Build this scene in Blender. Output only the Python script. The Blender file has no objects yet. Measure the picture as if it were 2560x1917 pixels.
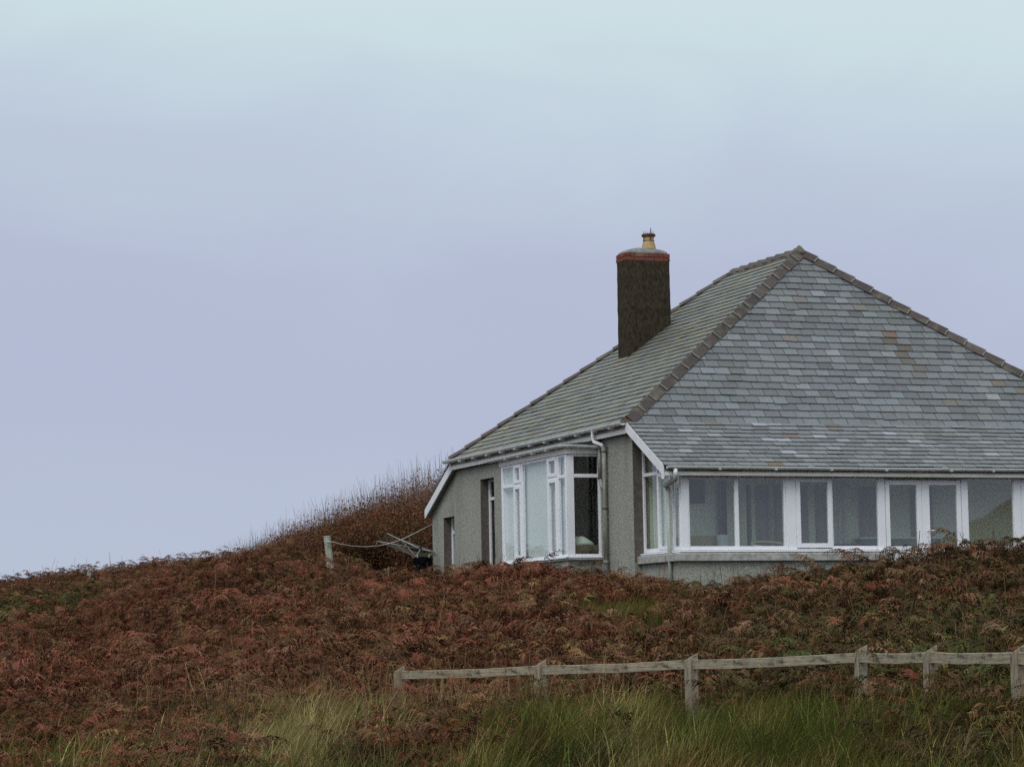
import bpy, math, random
import numpy as np
from mathutils import Vector, Matrix

random.seed(11)
rng = np.random.default_rng(11)
S = bpy.context.scene
COL = S.collection
PI = math.pi

# ------------------------------------------------------------------ survey of the photograph
# the pose of the lens, and where the house stands (metres, eye of the photographer at the origin)
FPX, PITCH, ROLL, TH = 7000.0, .0986, .0174, .3581
OX, OY = 2.2381, 55.0971
CT, ST = math.cos(TH), math.sin(TH)
CP, SP = math.cos(PITCH), math.sin(PITCH)
CR, SR = math.cos(ROLL), math.sin(ROLL)

def project(X, Y, Z):
    fw = Y*CP + Z*SP
    up = -Y*SP + Z*CP
    x = FPX*X/fw
    y = -FPX*up/fw
    return 1280 + x*CR + y*SR, 958.5 - x*SR + y*CR

def sight(px, py):
    a, b = px - 1280, py - 958.5
    x = a*CR - b*SR
    y = a*SR + b*CR
    return np.array([x/FPX, CP + y/FPX*SP, SP - y/FPX*CP])

def at(px, py, Y):
    d = sight(px, py)
    return d*(Y/d[1])

def h2w(u, v, z):
    return np.array([OX + u*CT - v*ST, OY + u*ST + v*CT, z])

def w2h(X, Y):
    X, Y = X - OX, Y - OY
    return X*CT + Y*ST, -X*ST + Y*CT

# house measures: u runs along the sunroom front, v away from it, z up
W, D, AV, RZ = 11.279, 10.532, 3.464, 8.746
EZ, V1, EZ2, D2, EZ3 = 4.667, 1.764, 3.680, 1.906, 3.656
HB = 6.92                       # v of the rear end of the ridge
UM = W/2
KL = (RZ - EZ)/UM               # side slopes
KF = (RZ - EZ)/AV               # front slope above the kink
FLOOR = 1.40
UW = .14                        # side wall face
VF = -1.51                      # sunroom front glazing plane

# ------------------------------------------------------------------ mesh helpers
class MB:
    def __init__(self):
        self.v, self.f, self.c = [], [], []

    def face(self, pts, col=None):
        i = len(self.v)
        self.v += [tuple(map(float, p)) for p in pts]
        self.f.append(tuple(range(i, i+len(pts))))
        self.c.append(col)

    def mesh_part(self, verts, faces, col=None):
        i = len(self.v)
        self.v += [tuple(map(float, p)) for p in verts]
        for f in faces:
            self.f.append(tuple(i+k for k in f))
            self.c.append(col)

    def box(self, a0, a1, b0, b1, c0, c1, col=None, T=None):
        a0, a1 = min(a0, a1), max(a0, a1)
        b0, b1 = min(b0, b1), max(b0, b1)
        c0, c1 = min(c0, c1), max(c0, c1)
        P = [(a0,b0,c0),(a1,b0,c0),(a1,b1,c0),(a0,b1,c0),(a0,b0,c1),(a1,b0,c1),(a1,b1,c1),(a0,b1,c1)]
        if T: P = [T(*p) for p in P]
        self.mesh_part(P, [(0,3,2,1),(4,5,6,7),(0,1,5,4),(1,2,6,5),(2,3,7,6),(3,0,4,7)], col)

    def prism(self, poly, d, col=None):
        """poly: list of 3-D points, d: extrusion vector"""
        n = len(poly)
        A = [np.array(p, float) for p in poly]
        B = [p + np.array(d, float) for p in A]
        self.mesh_part(A+B, [tuple(range(n))[::-1], tuple(range(n, 2*n))] +
                       [(i, (i+1) % n, n+(i+1) % n, n+i) for i in range(n)], col)

    def tube(self, path, r, n=8, col=None, caps=True, r1=None):
        path = [np.array(p, float) for p in path]
        m = len(path)
        up = np.array([0.013, .021, 1.0])
        rings = []
        for i, p in enumerate(path):
            t = path[min(i+1, m-1)] - path[max(i-1, 0)]
            t = t/np.linalg.norm(t)
            ref = up if abs(t[2]) < .97 else np.array([1.0, .02, .01])
            x = np.cross(t, ref); x /= np.linalg.norm(x)
            y = np.cross(x, t)
            rr = r if r1 is None else r + (r1-r)*i/(m-1)
            rings.append([p + rr*(math.cos(2*PI*k/n)*x + math.sin(2*PI*k/n)*y) for k in range(n)])
        V = [q for R in rings for q in R]
        F = []
        for i in range(m-1):
            for k in range(n):
                F.append((i*n+k, i*n+(k+1) % n, (i+1)*n+(k+1) % n, (i+1)*n+k))
        if caps:
            F += [tuple(range(n))[::-1], tuple(range((m-1)*n, m*n))]
        self.mesh_part(V, F, col)

    def lathe(self, prof, c, n=20, col=None):
        V, F = [], []
        for r, z in prof:
            V += [(c[0]+r*math.cos(2*PI*k/n), c[1]+r*math.sin(2*PI*k/n), c[2]+z) for k in range(n)]
        for i in range(len(prof)-1):
            for k in range(n):
                F.append((i*n+k, i*n+(k+1) % n, (i+1)*n+(k+1) % n, (i+1)*n+k))
        F += [tuple(range(n))[::-1], tuple(range((len(prof)-1)*n, len(prof)*n))]
        self.mesh_part(V, F, col)

    def build(self, name, mat, parent=None, smooth=False, bevel=0.0):
        me = bpy.data.meshes.new(name)
        me.from_pydata(self.v, [], self.f)
        if any(c is not None for c in self.c):
            at_ = me.color_attributes.new('tone', 'FLOAT_COLOR', 'CORNER')
            buf = []
            for f, c in zip(self.f, self.c):
                c = c or (.5, .5, .5)
                buf += [c[0], c[1], c[2], 1.0]*len(f)
            at_.data.foreach_set('color', buf)
        me.materials.append(mat)
        if smooth:
            me.polygons.foreach_set('use_smooth', [True]*len(me.polygons))
        me.update()
        o = bpy.data.objects.new(name, me)
        COL.objects.link(o)
        if parent: o.parent = parent
        if bevel:
            b = o.modifiers.new('bevel', 'BEVEL'); b.width = bevel; b.segments = 2; b.limit_method = 'ANGLE'
        return o

def tag(o, label=None, cat=None, group=None, kind=None):
    if label: o['label'] = label
    if cat: o['category'] = cat
    if group: o['group'] = group
    if kind: o['kind'] = kind
    return o

def empty(name, loc, rz=0):
    o = bpy.data.objects.new(name, None)
    COL.objects.link(o)
    o.location = loc
    o.rotation_euler = (0, 0, rz)
    o.empty_display_size = .2
    return o

# ------------------------------------------------------------------ materials
def mk(name):
    m = bpy.data.materials.new(name)
    m.use_nodes = True
    nt = m.node_tree
    for n in list(nt.nodes): nt.nodes.remove(n)
    out = nt.nodes.new('ShaderNodeOutputMaterial')
    return m, nt, out

def N(nt, t, **kw):
    n = nt.nodes.new(t)
    for k, v in kw.items():
        if k.startswith('_'): setattr(n, k[1:], v)
        else: n.inputs[k.replace('__', ' ')].default_value = v
    return n

def ramp(nt, fac, stops):
    r = nt.nodes.new('ShaderNodeValToRGB')
    e = r.color_ramp.elements
    while len(e) < len(stops): e.new(.5)
    for x, (p, c) in zip(e, stops):
        x.position = p
        x.color = (*c, 1) if len(c) == 3 else c
    nt.links.new(fac, r.inputs[0])
    return r.outputs[0]

def mixc(nt, fac, a, b, mode='MIX'):
    m = nt.nodes.new('ShaderNodeMix')
    m.data_type = 'RGBA'; m.blend_type = mode
    for sock, val in ((m.inputs[0], fac), (m.inputs[6], a), (m.inputs[7], b)):
        if hasattr(val, 'node'): nt.links.new(val, sock)
        elif isinstance(val, (int, float)): sock.default_value = val
        else: sock.default_value = (*val, 1)
    return m.outputs[2]

def coords(nt, scale=(1, 1, 1), kind='Object'):
    tc = nt.nodes.new('ShaderNodeTexCoord')
    mp = nt.nodes.new('ShaderNodeMapping')
    mp.inputs['Scale'].default_value = scale
    nt.links.new(tc.outputs[kind], mp.inputs[0])
    return mp.outputs[0]

def noise(nt, co, scale, detail=3, rough=.55, dist=0):
    n = N(nt, 'ShaderNodeTexNoise', Scale=scale, Detail=detail, Roughness=rough, Distortion=dist)
    nt.links.new(co, n.inputs['Vector'])
    return n.outputs[0]

def finish(nt, out, color, rough=.7, bump=None, strength=.3, dist=.01, spec=.4, metal=0):
    p = N(nt, 'ShaderNodeBsdfPrincipled', Roughness=rough, Metallic=metal)
    p.inputs['Specular IOR Level'].default_value = spec
    if hasattr(color, 'node'): nt.links.new(color, p.inputs['Base Color'])
    else: p.inputs['Base Color'].default_value = (*color, 1)
    if bump is not None:
        b = N(nt, 'ShaderNodeBump', Strength=strength, Distance=dist)
        nt.links.new(bump, b.inputs['Height'])
        nt.links.new(b.outputs[0], p.inputs['Normal'])
    nt.links.new(p.outputs[0], out.inputs[0])
    return p

def plain(name, c1, c2, scale=4, rough=.6, bump=0.0, spec=.4, stretch=(1, 1, 1), lo=.35, hi=.7, metal=0, detail=4):
    m, nt, out = mk(name)
    co = coords(nt, stretch)
    n = noise(nt, co, scale, detail)
    col = ramp(nt, n, [(lo, c1), (hi, c2)])
    finish(nt, out, col, rough, n if bump else None, bump, .01, spec, metal)
    return m

def toned(name, mott=.35, scale=14, rough=.7, bump=.25, stretch=(1, 1, 1), spec=.4, lichen=None, lscale=2.2, lamt=.5):
    """colour from the face attribute 'tone', mottled"""
    m, nt, out = mk(name)
    a = nt.nodes.new('ShaderNodeAttribute'); a.attribute_name = 'tone'
    co = coords(nt, stretch)
    n = noise(nt, co, scale, 5, .6)
    k = ramp(nt, n, [(.25, (1-mott,)*3), (.75, (1+mott*.6,)*3)])
    col = mixc(nt, 1.0, a.outputs[0], k, 'MULTIPLY')
    if lichen:
        l = noise(nt, co, lscale, 6, .62, .4)
        f = ramp(nt, l, [(.50, (0, 0, 0)), (.68, (lamt,)*3)])
        col = mixc(nt, f, col, lichen)
    finish(nt, out, col, rough, n, bump, .006, spec)
    return m

def pebbledash():
    m, nt, out = mk('pebbledash')
    co = coords(nt)
    fine = noise(nt, co, 27, 5, .85)
    big = noise(nt, coords(nt, (1, 1, .18)), 1.7, 6, .65)
    c = ramp(nt, fine, [(.30, (.12, .118, .10)), (.5, (.315, .315, .278)), (.70, (.56, .56, .50))])
    k = ramp(nt, big, [(.28, (.66, .65, .60)), (.5, (.96, .96, .94)), (.72, (1.10, 1.10, 1.07))])
    col = mixc(nt, 1, c, k, 'MULTIPLY')
    finish(nt, out, col, .9, fine, .7, .012, .2)
    return m

def upvc():
    m, nt, out = mk('white_frame')
    co = coords(nt)
    n = noise(nt, co, 2.2, 4)
    col = ramp(nt, n, [(.3, (.83, .83, .87)), (.7, (.89, .89, .93))])
    finish(nt, out, col, .32, None, 0, 0, .5)
    return m

def painted(name, dirt=(.24, .22, .13), amt=.75, lo=.45, hi=.68, base=(.74, .74, .73), stretch=(1, 1, 3), scale=2.6):
    m, nt, out = mk(name)
    co = coords(nt, stretch)
    n = noise(nt, co, scale, 6, .65, .5)
    f = ramp(nt, n, [(lo, (0, 0, 0)), (hi, (amt,)*3)])
    col = mixc(nt, f, base, dirt)
    finish(nt, out, col, .5, n, .1, .004)
    return m

def glass():
    m, nt, out = mk('window_glass')
    geo = nt.nodes.new('ShaderNodeNewGeometry')
    dt = nt.nodes.new('ShaderNodeVectorMath'); dt.operation = 'DOT_PRODUCT'
    nt.links.new(geo.outputs['Incoming'], dt.inputs[0]); nt.links.new(geo.outputs['Normal'], dt.inputs[1])
    def mth(op, a, b):
        q = N(nt, 'ShaderNodeMath', _operation=op)
        for k, x in ((0, a), (1, b)):
            if x is None: continue
            if hasattr(x, 'node'): nt.links.new(x, q.inputs[k])
            else: q.inputs[k].default_value = x
        return q.outputs[0]
    ac = mth('ABSOLUTE', dt.outputs['Value'], None)
    f5 = mth('POWER', mth('SUBTRACT', 1.0, ac), 5.0)
    fr = mth('ADD', mth('MULTIPLY', f5, .90), .115)     # reflectance of double glazing, both ways alike
    tr = N(nt, 'ShaderNodeBsdfTransparent')
    tr.inputs[0].default_value = (.98, 1.0, .965, 1)
    gl = N(nt, 'ShaderNodeBsdfGlossy', Roughness=.015)
    gl.inputs[0].default_value = (.93, .97, .96, 1)
    co = coords(nt)
    b = N(nt, 'ShaderNodeBump', Strength=.02, Distance=.02)
    nt.links.new(noise(nt, co, 1.3, 1), b.inputs['Height'])
    nt.links.new(b.outputs[0], gl.inputs['Normal'])
    mx = nt.nodes.new('ShaderNodeMixShader')
    nt.links.new(fr, mx.inputs[0]); nt.links.new(tr.outputs[0], mx.inputs[1]); nt.links.new(gl.outputs[0], mx.inputs[2])
    nt.links.new(mx.outputs[0], out.inputs[0])
    return m

def leafy(name, transl=.25, var=.35, rough=.75):
    """colour of a plant from the instance attribute 'tint', leaf-to-leaf variation from 'shade'"""
    m, nt, out = mk(name)
    a = nt.nodes.new('ShaderNodeAttribute'); a.attribute_name = 'tint'; a.attribute_type = 'INSTANCER'
    s = nt.nodes.new('ShaderNodeAttribute'); s.attribute_name = 'tone'
    k = mixc(nt, 1.0, a.outputs[0], s.outputs[0], 'MULTIPLY')
    d = N(nt, 'ShaderNodeBsdfPrincipled', Roughness=rough)
    d.inputs['Specular IOR Level'].default_value = .02
    t = N(nt, 'ShaderNodeBsdfTranslucent')
    nt.links.new(k, d.inputs['Base Color']); nt.links.new(k, t.inputs[0])
    mx = nt.nodes.new('ShaderNodeMixShader'); mx.inputs[0].default_value = transl
    nt.links.new(d.outputs[0], mx.inputs[1]); nt.links.new(t.outputs[0], mx.inputs[2])
    nt.links.new(mx.outputs[0], out.inputs[0])
    return m

M = {}
M['wall'] = pebbledash()
M['frame'] = upvc()
M['fascia'] = painted('fascia_paint', (.40, .40, .28), .55, .46, .75, (.80, .80, .78), (1, .5, 4), 2.2)
M['gutter'] = painted('gutter_plastic', (.42, .43, .36), .7, .48, .75, (.78, .80, .80), (1, 1, 1), 4)
M['barge'] = painted('bargeboard_paint', (.50, .50, .52), .5, .5, .8, (.80, .80, .82), (1, 1, 1), 3)
M['pipe'] = painted('pipe_paint', (.13, .115, .09), .9, .38, .62, (.34, .35, .31), (1, 1, .25), 5)
M['stone'] = plain('concrete_sill', (.27, .27, .23), (.47, .46, .45), 9, .9, .3)
M['reveal'] = plain('brown_reveal', (.10, .082, .072), (.155, .13, .115), 11, .9, .3)
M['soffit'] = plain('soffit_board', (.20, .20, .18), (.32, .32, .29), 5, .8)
M['glass'] = glass()
M['slate'] = toned('slate', .24, 20, .55, .35, (1, 1, 1), .45, (.15, .15, .11), 1.6, .22)
M['slate_side'] = toned('slate_weathered', .28, 16, .6, .35, (1, 1, 1), .4, (.21, .19, .115), 1.3, .6)
M['deck'] = plain('roof_felt', (.03, .028, .025), (.05, .047, .043), 6, .9)
M['tile'] = toned('clay_hip_tile', .28, 24, .8, .4, (1, 1, 1), .25, (.20, .19, .13), 3.0, .45)
M['chim'] = plain('soot_render', (.020, .016, .010), (.082, .066, .045), 20, .95, .9, .1, (1, 1, .5), .28, .78, 0, 8)
M['brick'] = toned('red_brick', .3, 22, .85, .5)
M['mound'] = plain('mortar_cap', (.15, .15, .15), (.27, .27, .27), 8, .9, .3)
M['pot'] = plain('buff_clay_pot', (.33, .23, .09), (.52, .39, .20), 9, .75, .2)
M['potrim'] = plain('red_clay_rim', (.085, .035, .022), (.15, .065, .04), 20, .8, .3)
M['wire'] = plain('galvanised_wire', (.32, .32, .33), (.5, .5, .52), 20, .45, 0, .5, (1, 1, 1), .3, .7, .6)
M['iron'] = plain('rusty_iron', (.035, .022, .016), (.08, .045, .03), 20, .8)
M['plaster'] = plain('inner_plaster', (.60, .66, .54), (.67, .73, .61), 2, .9)
M['dark_room'] = plain('room_paint', (.30, .30, .27), (.38, .37, .34), 2, .9)
M['floor'] = plain('wood_floor', (.24, .17, .10), (.36, .26, .16), 6, .5, 0, .4, (1, 8, 1))
M['ceiling'] = plain('inner_ceiling', (.70, .70, .64), (.76, .76, .70), 2, .9)
M['blind'] = plain('roller_blind_cloth', (.62, .67, .68), (.70, .74, .75), 1.4, .9, 0, .2, (1, .15, .3))
M['inner_door'] = plain('inner_door_paint', (.27, .25, .255), (.34, .32, .32), 3, .6)
M['curtain'] = plain('curtain_cloth', (.66, .70, .60), (.74, .78, .68), 3, .9, 0, .2, (1, 1, .1))
M['sofa'] = plain('olive_upholstery', (.26, .24, .13), (.38, .34, .20), 9, .95)
M['cush'] = plain('pale_cushion', (.42, .50, .50), (.52, .6, .6), 8, .95)
M['wood'] = plain('dark_wood', (.06, .032, .017), (.12, .07, .04), 7, .5, 0, .4, (1, 1, 6))
M['cane'] = plain('cane', (.42, .38, .27), (.55, .5, .38), 20, .7)
M['pillow'] = plain('pale_green_pillow', (.55, .66, .58), (.66, .76, .69), 6, .95)
M['picture'] = plain('dark_picture', (.10, .09, .105), (.15, .135, .155), 3, .5)
M['door_panel'] = upvc()
M['fence'] = None
M['black'] = plain('black_cotton', (.004, .004, .005), (.008, .008, .009), 30, 1.0, .3, .0)
M['rope'] = plain('pale_rope', (.42, .40, .34), (.58, .56, .5), 40, .9)
M['alu'] = plain('dull_aluminium', (.24, .24, .24), (.38, .38, .38), 15, .45, 0, .5, (1, 1, 1), .3, .7, .5)
M['line'] = plain('plastic_line', (.10, .10, .085), (.17, .165, .14), 30, .8)
M['peg'] = plain('wooden_peg', (.45, .38, .25), (.58, .5, .36), 30, .8)

def wood_mat(name, dark, light, lichen, lamt=.6, grain=(1.2, 14, 14)):
    m, nt, out = mk(name)
    co = coords(nt, grain)
    g = noise(nt, co, 3.2, 6, .7, .6)
    col = ramp(nt, g, [(.22, tuple(c*.35 for c in dark)), (.40, dark), (.62, light), (.85, tuple(min(1, c*1.25) for c in light))])
    l = noise(nt, coords(nt), 7, 6, .7, .5)
    f = ramp(nt, l, [(.50, (0, 0, 0)), (.66, (lamt,)*3)])
    col = mixc(nt, f, col, lichen)
    s = noise(nt, coords(nt, (.5, 1, 1)), 15, 5, .7)
    f2 = ramp(nt, s, [(.54, (0, 0, 0)), (.66, (.8,)*3)])
    col = mixc(nt, f2, col, (.045, .035, .028))
    finish(nt, out, col, .9, g, .6, .008, .15)
    return m
M['fence'] = wood_mat('weathered_oak', (.20, .165, .115), (.375, .325, .24), (.35, .345, .225), .5)
M['post_wood'] = wood_mat('weathered_post', (.195, .16, .118), (.35, .30, .225), (.33, .32, .215), .4, (14, 14, 1.2))
M['line_post'] = wood_mat('pale_weathered_post', (.28, .28, .23), (.42, .43, .36), (.36, .40, .30), .5, (12, 12, 1.2))

# ------------------------------------------------------------------ terrain
CTRL = []
def cp(px, Y, z): CTRL.append(((px-1280)/FPX*Y, Y, z))
for X in (-6, -2, 2, 6): CTRL.append((X, 4, -1.75)); CTRL.append((X*1.3, 12, -1.62))
for X in (-25, 25): CTRL.append((X, 6, -1.7)); CTRL.append((X*1.2, -20, -2.2))
CTRL.append((0, -20, -2.0))
for px, z in ((-600, -1.1), (0, -1.06), (640, -1.06), (1280, -1.06), (1920, -1.08), (2560, -1.05), (3200, -1.05)): cp(px, 21, z)
for px, Y, z in ((-500, 28, -.8), (0, 29, -.78), (500, 30, -.70), (1000, 33, -.66), (1350, 31, -.62), (1725, 29, -.72), (2150, 26.8, -.62), (2325, 25.2, -.62), (2545, 23.2, -.62), (3000, 22, -.7)): cp(px, Y, z)
for px, Y, z in ((-600, 38, -.2), (0, 38, -.30), (550, 40, -.12), (1000, 40, -.05), (1400, 39, -.02), (2000, 37, -.02), (2560, 34, -.05), (3200, 34, 0)): cp(px, Y, z)
for px, Y, z in ((-500, 45, -.3), (-300, 49, -.05), (0, 44, -.25), (0, 50, .12), (150, 46, .12), (150, 52, .58), (300, 48, .55), (300, 55, 1.06), (450, 59, 1.48), (550, 52, .75), (830, 52, .80), (1100, 48, .68), (1100, 56, 1.30), (1300, 52, 1.28),
                 (1300, 46, .66), (1600, 46, .62), (1600, 51, .97), (1780, 52, .76), (2050, 46, .92), (2300, 45, 1.14), (2560, 44, 1.12), (2560, 52, 1.12), (3200, 46, 1.15)): cp(px, Y, z)
# hollow between the near shoulder and the far hill
for px, Y, z in ((-500, 56, -.6), (0, 57, -.45), (150, 59, -.02), (300, 62, .80), (450, 64, 1.42), (0, 78, 1.5), (-500, 78, 1.6), (300, 80, 1.85), (0, 97, 2.62), (-500, 97, 2.5), (150, 97, 2.98), (300, 97, 2.98), (430, 97, 3.42),
                 (0, 125, 1.0), (300, 125, 1.0), (700, 125, 1.2)): cp(px, Y, z)
for px, Y, z in ((550, 66, 2.30), (450, 66, 1.88), (700, 69, 2.30), (830, 60, 1.35), (830, 70, 2.35), (830, 77, 2.85), (1080, 63, 1.62), (1080, 69, 2.2), (1080, 75, 3.4), (1250, 77, 3.9), (1500, 80, 4.0),
                 (700, 77, 2.45), (1000, 95, 3.2), (1500, 95, 3.6), (700, 95, 2.6)): cp(px, Y, z)
for u, v, z in ((0, 2, 1.05), (0, 8, 1.35), (0, 12.5, 1.6), (6, 14, 2.0), (6, 6, 1.1), (12, 2, 1.0), (12, 10, 1.5), (5, -2, .65), (9, -2, .95), (20, 5, 1.4)):
    p = h2w(u, v, z); CTRL.append(tuple(p))
for X, Y in ((-60, 60), (60, 60), (-70, 110), (70, 110), (0, 150), (50, 20), (-50, 20)): CTRL.append((X, Y, .5 if Y > 30 else -1.5))
CA = np.array(CTRL)
_sc = 40.0
def _phi(r2):
    return np.where(r2 > 1e-12, .5*r2*np.log(np.maximum(r2, 1e-12)), 0)
def _solve():
    P = CA[:, :2]/_sc
    n = len(P)
    K = _phi(((P[:, None]-P[None])**2).sum(-1)) + np.eye(n)*2e-4
    Q = np.hstack([np.ones((n, 1)), P])
    A = np.block([[K, Q], [Q.T, np.zeros((3, 3))]])
    return P, np.linalg.solve(A, np.concatenate([CA[:, 2], np.zeros(3)]))
_TP, _TW = _solve()

def hill_behind(X, Y):
    """the moor on the other side of the valley, behind and to the right of the viewer"""
    R = np.hypot(X, Y)
    az = np.degrees(np.arctan2(X, Y)) % 360
    h = 41*np.exp(-((az-122.3)/3.0)**4) + 14*np.exp(-((az-110)/9.0)**2) + 12*np.exp(-((az-152)/12.0)**2) + 12*np.exp(-((az-200)/30.0)**2) + 9*np.exp(-((az-265)/22.0)**2)
    return h*np.exp(-((R-520)/190.0)**2)

def height(X, Y):
    X = np.asarray(X, float); Y = np.asarray(Y, float)
    sh = X.shape
    q = np.stack([X.ravel(), Y.ravel()], 1)/_sc
    z = np.empty(len(q))
    for i in range(0, len(q), 20000):
        qq = q[i:i+20000]
        z[i:i+20000] = _phi(((qq[:, None]-_TP[None])**2).sum(-1)) @ _TW[:-3] + _TW[-3] + qq @ _TW[-2:]
    z = z.reshape(sh)
    R = np.hypot(X, Y-45)
    w = np.clip((R-70)/60, 0, 1); w = w*w*(3-2*w)
    far = -6 + hill_behind(X, Y)
    z = np.clip(z, -8, 8)
    return z*(1-w) + far*w

def ground_sheet():
    az = np.concatenate([np.radians(np.linspace(-14, 14, 150)), np.radians(np.linspace(14, 346, 112))[1:-1]])
    r = np.concatenate([np.linspace(1.0, 16, 16), np.linspace(16.5, 105, 190)[1:], np.geomspace(106, 6000, 46)])
    A, R = np.meshgrid(az, r)
    X, Y = R*np.sin(A), R*np.cos(A)
    Z = height(X, Y)
    na, nr = len(az), len(r)
    V = np.stack([X, Y, Z], -1).reshape(-1, 3)
    F = []
    for i in range(nr-1):
        for k in range(na):
            k2 = (k+1) % na
            F.append((i*na+k, i*na+k2, (i+1)*na+k2, (i+1)*na+k))
    F.append(tuple(range(na))[::-1])
    me = bpy.data.meshes.new('ground')
    me.from_pydata([tuple(v) for v in V], [], F)
    me.polygons.foreach_set('use_smooth', [True]*len(me.polygons))
    m, nt, out = mk('moor_soil')
    co = coords(nt)
    n1 = noise(nt, co, .35, 6, .65)
    n2 = noise(nt, co, 6, 5, .7)
    n3 = noise(nt, co, .012, 5, .6)
    c = ramp(nt, n1, [(.3, (.022, .018, .009)), (.5, (.028, .018, .010)), (.7, (.040, .022, .013))])
    k = ramp(nt, n2, [(.3, (.55, .55, .55)), (.7, (1.35, 1.35, 1.35))])
    c = mixc(nt, 1, c, k, 'MULTIPLY')
    far = ramp(nt, n3, [(.42, (.105, .050, .032)), (.60, (.075, .050, .028)), (.72, (.05, .055, .028))])
    cam = nt.nodes.new('ShaderNodeVectorMath'); cam.operation = 'LENGTH'
    nt.links.new(co, cam.inputs[0])
    mr = N(nt, 'ShaderNodeMapRange'); mr.inputs[1].default_value = 120; mr.inputs[2].default_value = 220
    nt.links.new(cam.outputs['Value'], mr.inputs[0])
    c = mixc(nt, mr.outputs[0], c, far)
    finish(nt, out, c, .95, n2, .8, .05, .1)
    me.materials.append(m)
    o = bpy.data.objects.new('ground', me); COL.objects.link(o)
    tag(o, 'rough brown moorland ground rising to the house', kind='structure')
    return o
ground_sheet()

# ------------------------------------------------------------------ house
house = empty('house', (OX, OY, 0), TH)
tag(house, 'grey pebbledash bungalow with a steep slate hipped roof and glazed sunroom', 'house')

def plane_T(o, d):
    """wall frame: a along d, e outward (to the right of d turned clockwise), z up"""
    o = np.array(o, float); d = np.array(d, float); d /= np.linalg.norm(d)
    n = np.array([d[1], -d[0]])
    return lambda a, e, z: (o[0]+a*d[0]+e*n[0], o[1]+a*d[1]+e*n[1], z)

TFRONT = plane_T((0, VF), (1, 0))                 # outward = -v
TSIDE = lambda u: plane_T((u, 0), (0, -1))        # a = -v, outward = -u
def Tside(u):
    T = TSIDE(u)
    return lambda v, e, z: T(-v, e, z)

def wall_cells(mb, T, xs, zs, hole, e0, e1, top=None, mbr=None):
    """wall between outward offsets e0 (inner) and e1 (outer), cells where hole(x,z) is True left out; reveals go to mbr"""
    nx, nz = len(xs)-1, len(zs)-1
    H = [[hole((xs[i]+xs[i+1])/2, (zs[j]+zs[j+1])/2) for j in range(nz)] for i in range(nx)]
    mbr = mbr or mb
    def zt(x, z): return min(z, top(x)) if top else z
    for i in range(nx):
        for j in range(nz):
            if H[i][j]: continue
            a, b, c, d = xs[i], xs[i+1], zs[j], zs[j+1]
            ca, cb, da, db = zt(a, c), zt(b, c), zt(a, d), zt(b, d)
            if da-ca < 1e-6 and db-cb < 1e-6: continue
            for e in (e0, e1):
                mb.face([T(a, e, ca), T(b, e, cb), T(b, e, db), T(a, e, da)])
            def hol(ii, jj): return 0 <= ii < nx and 0 <= jj < nz and H[ii][jj]
            def edge(ii, jj): return not (0 <= ii < nx and 0 <= jj < nz)
            for (ii, jj, P, Q) in ((i-1, j, (a, ca), (a, da)), (i+1, j, (b, cb), (b, db)), (i, j-1, (a, ca), (b, cb)), (i, j+1, (a, da), (b, db))):
                if hol(ii, jj) or edge(ii, jj):
                    q = mbr if hol(ii, jj) else mb
                    q.face([T(P[0], e0, P[1]), T(Q[0], e0, Q[1]), T(Q[0], e1, Q[1]), T(P[0], e1, P[1])])

# --- side wall towards the photographer's left
VE = 12.33
W1 = (8.02, 8.92, 1.7, 4.10)       # window openings in v and z (on u = UW)
W2 = (10.75, 11.52, 1.2, 3.37)
BAY = (1.92, 5.36, 2.1, 4.15)
def side_top(v):
    return 4.50 if v < D else 4.50 - (v-D)*(EZ-EZ3)/D2
mb, mr = MB(), MB()
xs = sorted({0.05, VE, D, *W1[:2], *W2[:2], *BAY[:2]})
zs = sorted({0.0, 4.5, *W1[2:], *W2[2:], *BAY[2:]})
def hole_side(v, z):
    return any(o[0] < v < o[1] and o[2] < z < o[3] for o in (W1, W2, BAY))
wall_cells(mb, Tside(UW), xs, zs, hole_side, -.30, 0, side_top, mr)
# main front wall behind the sunroom: rough outer pier strip + rear + right walls
TB = plane_T((0, 0.05), (1, 0))
mb.box(UW+.3, UW+.34, .05, .30, 0, 4.45)
mb.box(W-UW-.3, W-UW, .05, VE, 0, 3.4)
mb.box(UW+.3, W-UW-.3, VE-.3, VE, 0, 3.3)
# low wall of the sunroom
RET0, RET1 = (.345, .05), (.457, VF)               # the return glazing runs between these
TRET = plane_T(RET0, (RET1[0]-RET0[0], RET1[1]-RET0[1]))
RL = math.hypot(RET1[0]-RET0[0], RET1[1]-RET0[1])
mb.box(.40, 4.87, VF-.03, VF+.2, 0, 1.85)
mb.box(6.58, W-.40, VF-.03, VF+.2, 0, 1.85)
mb.box(0, RL+.02, -.2, .06, 0, 1.85, None, TRET)
mb.box(W-.62, W-.40, VF+.2, .05, 0, 1.85)
# wall below and above the bay
mb.box(-.58, UW-.002, 1.76, 5.48, 0, 2.01)
mb.build('wall', M['wall'], house)
for q0, q1 in ((8.0, 9.0), (10.7, 11.6), (1.85, 5.45)):
    part = MB()
    for f_ in mr.f:
        P_ = [mr.v[k] for k in f_]
        if all(q0 < p_[1] < q1 for p_ in P_): part.face(P_)
    part.build('window_reveal', M['reveal'], house)
# smooth dark jamb where the side wall stops at the sunroom
j = MB(); j.box(UW-.0+.004, .40, .03, .047, 1.9, 4.3); j.build('jamb', M['reveal'], house)

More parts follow.
